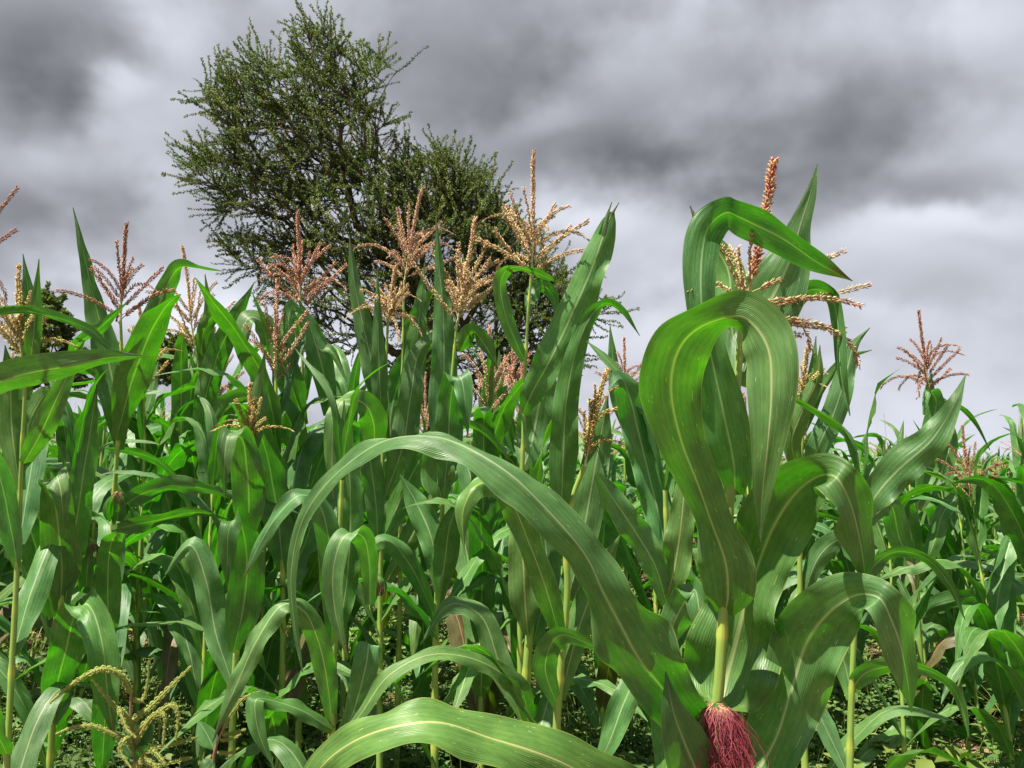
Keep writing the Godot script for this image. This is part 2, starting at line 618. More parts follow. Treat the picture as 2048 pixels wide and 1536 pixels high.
# ---------------------------------------------------------------- plants read off the photograph
# spec: depth, stalk rows [px, py, depth offset], radii in metres, leaves, tassel
func photo_plant(spec: Dictionary) -> Node3D:
	var r := RandomNumberGenerator.new()
	r.seed = spec.seed
	var depth: float = spec.d
	var st := []
	for q in spec.stalk:
		st.append(P(q[0], q[1], depth + (q[2] if q.size() > 2 else 0.0)))
	var foot: Vector3 = st[0]
	foot.x += r.randf_range(-0.02, 0.02)
	foot.y = ground_y(foot.x, foot.z)
	bases.append(foot)
	var o := thing("maize_plant", spec.label, "maize plant", foot, "maize plants at the front of the field")
	var c := [Vector3(0, -0.03, 0)]
	for q in st:
		c.append(q - foot)
	var sb := Buf.new()
	var rad: Array = spec.get("rad", [0.0125, 0.005])
	stalk_buf(sb, spline(c, 6), rad[0], rad[1], 10, r)
	part("stalk", sb.mesh(M.stalk), o)
	if not spec.has("tassel"):
		for k in 2:
			var b := Buf.new()
			arc_leaf(b, c[c.size() - 1], 0.4 + 3.0 * k, 84, r.randf_range(20, 60), r.randf_range(0.3, 0.42), 0.045, r, 14, 6)
			part("leaf", b.mesh(M.leaf), o)
	if not spec.get("bare", false):
		lower_leaves(o, c, depth, r, spec.get("low", 4))
	var fine: int = spec.get("fine", 6)
	for L in spec.leaves:
		var tint := leaf_tone(r)
		var rows: Array = L.p
		if spec.seed > 1:
			rows = rows.map(func(q): return [q[0], q[1], q[2], q[3] * 0.84, q[4] if q.size() > 4 else 0])
		var b := leaf_from(rows, depth, foot, tint, L.get("v", r.randf_range(0.15, 0.42)), L.get("w", 0.11), fine, r, L.get("collar", true))
		part("leaf", b.mesh(M.leaf), o)
	if spec.has("tassel"):
		var q: Dictionary = spec.tassel
		var from: Vector3 = P(q.from[0], q.from[1], depth + q.get("dd", 0.0)) - foot
		var to: Vector3 = P(q.to[0], q.to[1], depth + q.get("dt", q.get("dd", 0.0))) - foot
		var tips := []
		for k in q.get("tips", []):
			tips.append([P(k[0], k[1], depth + k[2]) - foot, k[3]])
		tassel(o, from, to - from, from.distance_to(to), q.get("n", 14) + 4, q.get("spread", 60.0), M[q.get("m", "pink")], r, tips)
	for q in spec.get("ears", []):
		ear(o, P(q.at[0], q.at[1], depth + q.at[2]) - foot, q.axis, q.l, q.r, q.silk, q.n, q.droop, q.red, r)
	return o

# plain lower leaves on a stalk that the photograph shows only between other leaves
func lower_leaves(o: Node3D, c: Array, depth: float, r: RandomNumberGenerator, n: int) -> void:
	var az := r.randf() * TAU
	for k in n:
		var b := Buf.new()
		var y := 0.5 + 0.2 * k + r.randf_range(-0.05, 0.05)
		az += PI + r.randf_range(-0.5, 0.5)
		var f := y / maxf(0.3, (c[1] as Vector3).y)
		arc_leaf(b, (c[0] as Vector3).lerp(c[1], clampf(f, 0, 1)), az, r.randf_range(50, 72), r.randf_range(-60, -10), r.randf_range(0.45, 0.7), r.randf_range(0.06, 0.085), r, 16, 6)
		part("leaf", b.mesh(M.leaf), o)

const TOPS := ["pink tassel", "pale tan tassel", "dark plum tassel", "yellow straw tassel", "rosy red tassel", "pale tan tassel", "yellow straw tassel", "pink tassel"]
const LEAFY := ["pink tassel", "no tassel yet", "dark plum tassel", "no tassel yet", "rosy red tassel", "no tassel yet", "yellow straw tassel", "no tassel yet"]
const PROFILE := [0.3, 0.8, 0.96, 1.0, 0.98, 0.93, 0.85, 0.73, 0.56, 0.33, 0.02]

func arc_leaf(b: Buf, from: Vector3, az: float, e0: float, e1: float, l: float, w: float, r: RandomNumberGenerator, n: int, nc: int, dry := false) -> void:
	var pts := PackedVector3Array()
	var sd := PackedVector3Array()
	var wid := PackedFloat32Array()
	var p := from
	var kink := r.randf_range(0.35, 0.8)
	var sharp := r.randf_range(3.0, 14.0)
	var twist := r.randf_range(-1.0, 1.0)
	var swing := r.randf_range(-0.7, 0.7)
	for k in n + 1:
		var f := float(k) / n
		var e := deg_to_rad(lerpf(e0, e1, 1.0 / (1.0 + exp(-sharp * (f - kink) * 1.6)) * 0.75 + 0.25 * f * f))
		var a := az + swing * f * f
		var hd := Vector3(cos(a), 0, sin(a))
		var t := hd * cos(e) + Vector3.UP * sin(e)
		var s := Vector3(-sin(a), 0, cos(a))
		s = s.rotated(t, twist * f * f * 1.2)
		pts.append(p)
		sd.append(s)
		var q := f * 10.0
		wid.append(w * lerpf(PROFILE[mini(int(q), 10)], PROFILE[mini(int(q) + 1, 10)], fmod(q, 1.0)))
		p += t * (l / n)
	var tint := leaf_tone(r) if not dry else Color(1.0, 0.42, 0.5)
	blade(b, pts, sd, wid, nc, r.randf_range(0.12, 0.4), r.randf_range(0.05, 0.14), tint, true, r)

# a whole maize plant about two metres tall; with_parts gives each leaf its own mesh
func grown_plant(o: Node3D, sd: int, tall: float, with_parts: bool, lod: int) -> ArrayMesh:
	var r := RandomNumberGenerator.new()
	r.seed = sd
	var lean := Vector3(r.randf_range(-0.05, 0.05), 0, r.randf_range(-0.05, 0.05))
	var pts := PackedVector3Array()
	for k in 9:
		var f := k / 8.0
		pts.append(Vector3(0, tall * 0.84 * f - 0.04, 0) + lean * f * f * tall + Vector3(sin(f * 9.0 + sd), 0, cos(f * 7.0 + sd)) * 0.008)
	var sb := Buf.new()
	stalk_buf(sb, pts, 0.0125, 0.0045, 8 if lod == 0 else 5, r)
	var am := ArrayMesh.new()
	var lb := Buf.new()
	if with_parts:
		part("stalk", sb.mesh(M.stalk), o)
	else:
		sb.put(am, M.stalk)
	var az := r.randf() * TAU
	var n := 13
	for k in n:
		var f := 0.26 + 0.74 * (k + 0.5) / n
		az += PI + r.randf_range(-0.55, 0.55)
		var at := f * 8.0
		var p: Vector3 = pts[int(at)].lerp(pts[mini(int(at) + 1, 8)], fmod(at, 1.0))
		var l := lerpf(0.55, 0.82, sin(PI * clampf(f * 0.9 + 0.08, 0, 1))) * r.randf_range(0.85, 1.1)
		var w := lerpf(0.065, 0.098, sin(PI * f)) * r.randf_range(0.9, 1.1)
		var e0 := lerpf(58, 80, f) + r.randf_range(-6, 8)
		var e1 := lerpf(-70, 30, f * f) + r.randf_range(-30, 30)
		if k >= n - 2:
			l *= 0.62
			w *= 0.66
			e1 = r.randf_range(-30, 75)
		var b := Buf.new() if with_parts else lb
		arc_leaf(b, p, az, e0, e1, l, w, r, 16 if lod == 0 else 9, 6 if lod == 0 else 4, k < 2 and r.randf() < 0.35)
		if with_parts:
			part("leaf", b.mesh(M.leaf), o)
	var top := pts[8]
	var mats := ["pink", "tan", "plum", "straw", "rose", "tan", "straw", "pink"]
	var mt: Material = M[mats[sd % mats.size()]]
	var tl := tall * 0.17
	if with_parts and sd % 2 == 1:
		pass
	elif with_parts:
		tassel(o, top - Vector3(0, 0.02, 0), Vector3(lean.x, 1, lean.z), tl, 11, r.randf_range(35, 68), mt, r)
		if r.randf() < 0.5:
			ear(o, pts[4] + Vector3(0.012, 0, 0.012), Vector3(0.35, 1.0, 0.3), 0.16, 0.022, 0.08, 60, 1.0, r.randf(), r)
	else:
		lb.put(am, M.leaf)
		# joined tassel
		var tb := Buf.new()
		var ta := r.randf() * TAU
		for k in 10:
			ta += 2.4
			var el := deg_to_rad(88.0 if k == 0 else r.randf_range(25, 68))
			var d := Vector3(cos(ta) * cos(el), sin(el), sin(ta) * cos(el))
			var len := tl * (1.0 if k == 0 else r.randf_range(0.5, 0.75))
			var cnt := 26 if lod == 0 else 16
			for j in cnt:
				var f := float(j) / cnt
				var v := r.randf_range(0.7, 1.1)
				var col := Color(0.62 * v, 0.44 * v, 0.30 * v) if r.randf() < 0.7 else Color(0.5 * v, 0.26 * v, 0.2 * v)
				granule(tb, top + d * len * f - Vector3(0, f * f * 0.05 * (0.0 if k == 0 else 1.0), 0), (d + Vector3(r.randf_range(-0.5, 0.5), r.randf_range(-0.3, 0.5), r.randf_range(-0.5, 0.5))).normalized(), 0.014 if lod == 0 else 0.02, 0.0024 if lod == 0 else 0.003, col)
		tb.put(am, mt)
	return am

# ---------------------------------------------------------------- trees
# crown: lobes [px, py, rx, ry, share] at a depth; branches join each tip to the growing skeleton
func tree(label: String, foot: Vector3, depth: float, lobes: Array, tips: int, leafy: int, twig_l: float, leaf_l: float, dark: float, sd: int, trunk_r: float, fork: Vector3) -> void:
	var r := RandomNumberGenerator.new()
	r.seed = sd
	var o := thing("thorn_tree" if depth < 20.0 else "distant_tree", label, "tree", foot)
	var att := []
	var total := 0.0
	for q in lobes:
		total += q[4]
	for q in lobes:
		var n := int(round(tips * q[4] / total))
		for k in n:
			var u := Vector3(r.randf_range(-1, 1), r.randf_range(-1, 1), r.randf_range(-1, 1))
			while u.length() > 1.0:
				u = Vector3(r.randf_range(-1, 1), r.randf_range(-1, 1), r.randf_range(-1, 1))
			u = u.normalized() * pow(u.length(), 0.6)
			var rz: float = (q[2] + q[3]) * 0.5 * depth / FPX * 0.9
			att.append(P(q[0] + u.x * q[2], q[1] + u.y * q[3], depth + u.z * rz) - foot)
	# skeleton: trunk first
	var node := PackedVector3Array()
	var par := PackedInt32Array()
	var wt := PackedFloat32Array()
	var dist := PackedFloat32Array()
	var f0 := fork - foot
	for k in 9:
		node.append(Vector3(0, -0.1, 0).lerp(f0, k / 8.0) + Vector3(sin(k * 1.1) * 0.06, 0, cos(k * 0.9) * 0.06) * (1.0 if k > 0 else 0.0))
		par.append(k - 1)
		wt.append(0.0)
		dist.append(0.0 if k == 0 else dist[k - 1] + node[k].distance_to(node[k - 1]))
	att.sort_custom(func(a, b): return a.distance_squared_to(f0) < b.distance_squared_to(f0))
	var ends := PackedInt32Array()
	for a: Vector3 in att:
		var best := -1
		var bd := 1e9
		for k in range(4, node.size()):
			var d := node[k].distance_to(a)
			var cost := d + dist[k] * 0.32
			if a.y < node[k].y:
				cost += (node[k].y - a.y) * 0.25
			if cost < bd:
				bd = cost
				best = k
		var from := node[best]
		var l := from.distance_to(a)
		var steps := maxi(1, int(l / 0.4))
		var dirp := (from - node[maxi(par[best], 0)]).normalized()
		var prev := best
		for k in steps:
			var f := float(k + 1) / steps
			var q := from.lerp(a, f) + dirp * sin(PI * f) * l * 0.16 + Vector3(0, -sin(PI * f) * l * 0.03, 0)
			if f < 1.0:
				q += Vector3(r.randf_range(-1, 1), r.randf_range(-1, 1), r.randf_range(-1, 1)) * 0.035
			node.append(q)
			par.append(prev)
			wt.append(0.0)
			dist.append(dist[prev] + q.distance_to(node[prev]))
			prev = node.size() - 1
		ends.append(prev)
	for e in ends:
		wt[e] += 1.0
	for k in range(node.size() - 1, 0, -1):
		wt[par[k]] += wt[k]
	var mx := wt[0]
	var trunk := Buf.new()
	var limbs := Buf.new()
	for k in range(1, node.size()):
		var ra := trunk_r * pow(wt[par[k]] / mx, 0.5)
		var rb := trunk_r * pow(maxf(wt[k], 0.7) / mx, 0.5)
		ra = minf(ra, rb * 1.5)
		var cb := Color(0.16, 0.125, 0.095)
		tube(trunk if k < 9 else limbs, PackedVector3Array([node[par[k]], node[k]]), PackedFloat32Array([maxf(ra, 0.004), maxf(rb, 0.004)]), PackedColorArray([cb, cb]), 8 if k < 9 else (5 if rb > 0.02 else 3))
	part("trunk", trunk.mesh(M.bark), o)
	part("limbs", limbs.mesh(M.bark), o)
	# twigs carrying feathery leaves
	for variant in 2:
		var b := Buf.new()
		var p := Vector3.ZERO
		var d := Vector3.UP
		var pts := PackedVector3Array()
		var ra := PackedFloat32Array()
		var cc := PackedColorArray()
		for k in 9:
			pts.append(p)
			ra.append(lerpf(0.005, 0.002, k / 8.0) * twig_l / 0.5)
			cc.append(Color(0.12, 0.10, 0.07))
			d = (d + Vector3(r.randf_range(-0.22, 0.22), 0, r.randf_range(-0.22, 0.22))).normalized()
			p += d * twig_l / 8.0
		tube(b, pts, ra, cc, 3)
		for k in 150:
			var f := r.randf_range(0.1, 1.0) * 7.99
			var q := pts[int(f)].lerp(pts[int(f) + 1], fmod(f, 1.0))
			var a := r.randf() * TAU
			var out := (Vector3(cos(a), r.randf_range(-0.1, 1.1), sin(a))).normalized()
			var s := out.cross(Vector3(r.randf_range(-1, 1), 1.0, r.randf_range(-1, 1))).normalized()
			var ll := leaf_l * r.randf_range(0.6, 1.25)
			var ww := ll * 0.26
			var i0 := b.v.size()
			var nn := out.cross(s).normalized()
			var g := r.randf_range(0.7, 1.25)
			# a small feathery leaf, folded along its stem
			for vv in [q, q + out * ll * 0.5 + s * ww + nn * ww * 0.5, q + out * ll, q + out * ll * 0.5 - s * ww + nn * ww * 0.5]:
				b.v.append(vv)
				b.n.append(nn)
				b.uv.append(Vector2.ZERO)
				b.c.append(Color(0.20 * g, 0.235 * g, 0.08 * g))
			b.i.append_array(PackedInt32Array([i0, i0 + 1, i0 + 2, i0, i0 + 2, i0 + 3]))
		var mm := MultiMesh.new()
		mm.transform_format = MultiMesh.TRANSFORM_3D
		mm.use_colors = true
		mm.mesh = b.mesh(M.acacia)
		var tf := []
		for k in range(9, node.size()):
			if wt[k] > 5.0:
				continue
			var dirn := (node[k] - node[par[k]]).normalized()
			for j in leafy:
				if r.randf() < 0.5:
					continue
				var y := (dirn * r.randf_range(0.9, 1.8) + Vector3(r.randf_range(-0.75, 0.45), r.randf_range(-0.3, 0.7), r.randf_range(-0.6, 0.6))).normalized()
				var x := y.cross(Vector3(r.randf_range(-1, 1), r.randf_range(-1, 1), r.randf_range(-1, 1))).normalized()
				var s := r.randf_range(0.45, 1.15)
				tf.append(Transform3D(Basis(x * s, y * s, x.cross(y) * s), node[par[k]].lerp(node[k], r.randf())))
		mm.instance_count = tf.size()
		for k in tf.size():
			mm.set_instance_transform(k, tf[k])
			var g := r.randf_range(0.7, 1.0) * dark
			mm.set_instance_color(k, Color(g * r.randf_range(0.8, 1.1), g, g * r.randf_range(0.7, 1.1)))
		var mi := MultiMeshInstance3D.new()
		mi.name = "crown"
		mi.multimesh = mm
		mi.set_meta("kind", "stuff")
		o.add_child(mi, true)

# ---------------------------------------------------------------- small plants
func oval_leaf(b: Buf, from: Vector3, dir: Vector3, l: float, w: float, col: Color, r: RandomNumberGenerator) -> void:
	var t := dir.normalized()
	var s := t.cross(Vector3.UP)
	if s.length() < 0.1:
		s = Vector3(1, 0, 0)
	s = s.normalized().rotated(t, r.randf_range(-0.5, 0.5))
	var up := s.cross(t)
	var i0 := b.v.size()
	for k in 5:
		var f := k / 4.0
		var c := from + t * l * f - Vector3.UP * l * 0.22 * f * f
		var ww: float = w * [0.12, 0.8, 1.0, 0.62, 0.0][k] * 0.5
		for j in [-1.0, 0.0, 1.0]:
			b.v.append(c + s * ww * j + up * absf(j) * ww * 0.35)
			b.n.append((up - s * j * 0.3).normalized())
			b.uv.append(Vector2.ZERO)
			b.c.append(col)
	for k in 4:
		for j in 2:
			var a := i0 + k * 3 + j
			b.i.append_array(PackedInt32Array([a, a + 3, a + 1, a + 1, a + 3, a + 4]))

func weed_mesh(kind: int, sd: int) -> ArrayMesh:
	var r := RandomNumberGenerator.new()
	r.seed = sd
	var b := Buf.new()
	var green := Color(0.19, 0.26, 0.07)
	if kind == 0:      # leafy herb
		for k in 5:
			var p := Vector3(r.randf_range(-0.03, 0.03), 0, r.randf_range(-0.03, 0.03))
			var d := Vector3(r.randf_range(-0.5, 0.5), 1, r.randf_range(-0.5, 0.5)).normalized()
			var l := r.randf_range(0.12, 0.28)
			tube(b, PackedVector3Array([p, p + d * l * 0.5, p + d * l]), PackedFloat32Array([0.0025, 0.002, 0.001]), PackedColorArray([green, green, green]), 3)
			for j in 12:
				var f := r.randf_range(0.15, 1.0)
				var a := r.randf() * TAU
				var g := r.randf_range(0.7, 1.35)
				oval_leaf(b, p + d * l * f, Vector3(cos(a), r.randf_range(0.0, 0.7), sin(a)), r.randf_range(0.04, 0.085), r.randf_range(0.024, 0.05), Color(green.r * g, green.g * g, green.b * g), r)
	elif kind == 1:    # feathery herb with tiny white flower heads
		for k in 6:
			var p := Vector3(r.randf_range(-0.04, 0.04), 0, r.randf_range(-0.04, 0.04))
			var d := Vector3(r.randf_range(-0.45, 0.45), 1, r.randf_range(-0.45, 0.45)).normalized()
			var l := r.randf_range(0.15, 0.4)
			tube(b, PackedVector3Array([p, p + d * l]), PackedFloat32Array([0.002, 0.0008]), PackedColorArray([green, green]), 3)
			for j in 7:
				var f := r.randf_range(0.15, 0.8)
				var a := r.randf() * TAU
				var out := Vector3(cos(a), 0.5, sin(a)).normalized()
				var s := out.cross(Vector3.UP).normalized()
				for q in 6:
					oval_leaf(b, p + d * l * f + out * 0.012 * q, out + s * (1.1 if q % 2 == 0 else -1.1), 0.034 - 0.003 * q, 0.014, Color(0.14, 0.22, 0.08), r)
			for j in (3 if k < 2 else 0):
				var q := p + d * l + Vector3(r.randf_range(-0.05, 0.05), r.randf_range(-0.03, 0.05), r.randf_range(-0.05, 0.05))
				tube(b, PackedVector3Array([p + d * l * 0.85, q]), PackedFloat32Array([0.0007, 0.0005]), PackedColorArray([green, green]), 3)
				granule(b, q, Vector3.UP, 0.004, 0.002, Color(0.55, 0.57, 0.45))
	elif kind == 2:    # grass tuft
		for k in 16:
			var a := r.randf() * TAU
			var pts := PackedVector3Array()
			var sdv := PackedVector3Array()
			var w := PackedFloat32Array()
			var p := Vector3(r.randf_range(-0.03, 0.03), 0, r.randf_range(-0.03, 0.03))
			var l := r.randf_range(0.12, 0.34)
			for j in 6:
				var f := j / 5.0
				var e := lerpf(1.35, 0.1, f)
				pts.append(p)
				sdv.append(Vector3(-sin(a), 0, cos(a)))
				w.append(0.007 * (1.0 - f * 0.96))
				p += Vector3(cos(a) * cos(e), sin(e), sin(a) * cos(e)) * l / 5.0
			var g := r.randf_range(0.7, 1.3)
			blade(b, pts, sdv, w, 2, 0.2, 0.0, Color(0.20 * g, 0.27 * g, 0.08 * g), false, r)
	else:              # dry straw and leaf litter
		for k in 14:
			var a := r.randf() * TAU
			var p := Vector3(r.randf_range(-0.12, 0.12), r.randf_range(0.004, 0.02), r.randf_range(-0.12, 0.12))
			var d := Vector3(cos(a), r.randf_range(-0.05, 0.2), sin(a))
			var g := r.randf_range(0.5, 1.2)
			oval_leaf(b, p, d, r.randf_range(0.05, 0.16), r.randf_range(0.004, 0.022), Color(0.40 * g, 0.30 * g, 0.19 * g), r)
	return b.mesh(M.litter if kind == 3 else M.weed)

# a flower spike of amaranth along a curve
func flower_spike(b: Buf, c: Array, rad: float, r: RandomNumberGenerator) -> void:
	var pts := spline(c, 8)
	var ra := PackedFloat32Array()
	var cc := PackedColorArray()
	for k in pts.size():
		ra.append(rad * 0.6 * (1.0 - 0.7 * float(k) / pts.size()))
		cc.append(Color(0.30, 0.33, 0.09))
	tube(b, pts, ra, cc, 5)
	var l := 0.0
	for k in pts.size() - 1:
		l += pts[k].distance_to(pts[k + 1])
	var n := int(l / 0.00028)
	for k in n:
		var f := r.randf()
		var at := f * (pts.size() - 1.001)
		var q := pts[int(at)].lerp(pts[int(at) + 1], fmod(at, 1.0))
		var t := (pts[int(at) + 1] - pts[int(at)]).normalized()
		var a := r.randf() * TAU
		var o := t.cross(Vector3(cos(a), sin(a * 1.3), sin(a))).normalized()
		var lump := 0.72 + 0.45 * absf(sin(f * l * 210.0))
		var rd := rad * lump * (1.0 - 0.62 * f * f)
		var g := r.randf_range(0.7, 1.25)
		var col := Color(0.42 * g, 0.49 * g, 0.12 * g)
		if r.randf() < 0.2:
			col = Color(0.56 * g, 0.46 * g, 0.20 * g)
		granule(b, q + o * rd * 0.45, (o + t * 0.7).normalized(), rd * 0.5, rd * 0.11, col)

func amaranth(label: String, depth: float, stem: Array, spikes: Array, leaves: Array, sd: int) -> void:
	var r := RandomNumberGenerator.new()
	r.seed = sd
	var s0 := P(stem[0][0], stem[0][1], depth)
	var foot := Vector3(s0.x, ground_y(s0.x, s0.z), s0.z)
	var o := thing("amaranth_plant", label, "weed", foot, "flowering amaranth weeds")
	var c := [Vector3(0, -0.02, 0)]
	for q in stem:
		c.append(P(q[0], q[1], depth) - foot)
	var b := Buf.new()
	var pts := spline(c, 6)
	var ra := PackedFloat32Array()
	var cc := PackedColorArray()
	for k in pts.size():
		ra.append(lerpf(0.006, 0.0025, float(k) / pts.size()))
		cc.append(Color(0.42, 0.22, 0.17))
	tube(b, pts, ra, cc, 7)
	part("stem", b.mesh(M.weed), o)
	for q in spikes:
		var sc := []
		for k in q.p:
			sc.append(P(k[0], k[1], depth + k[2]) - foot)
		b = Buf.new()
		flower_spike(b, sc, q.get("r", 0.009) * 1.2, r)
		part("flower_spike", b.mesh(M.weed), o)
	for q in leaves:
		b = Buf.new()
		var rows := []
		rows.append([q[0], q[1], 0.0, 4.0, 0.0])
		for k in 5:
			var f := (k + 1) / 5.0
			rows.append([lerpf(q[0], q[2], f), lerpf(q[1], q[3], f) + 10.0 * f * f, q[4] * f, q[5] * [0.75, 1.0, 0.85, 0.5, 0.03][k], q[6]])
		b = leaf_from(rows, depth, foot, Color(0.60, 0.72, 0.62), 0.12, 0.03, 4, r, false)
		part("leaf", b.mesh(M.leaf), o)


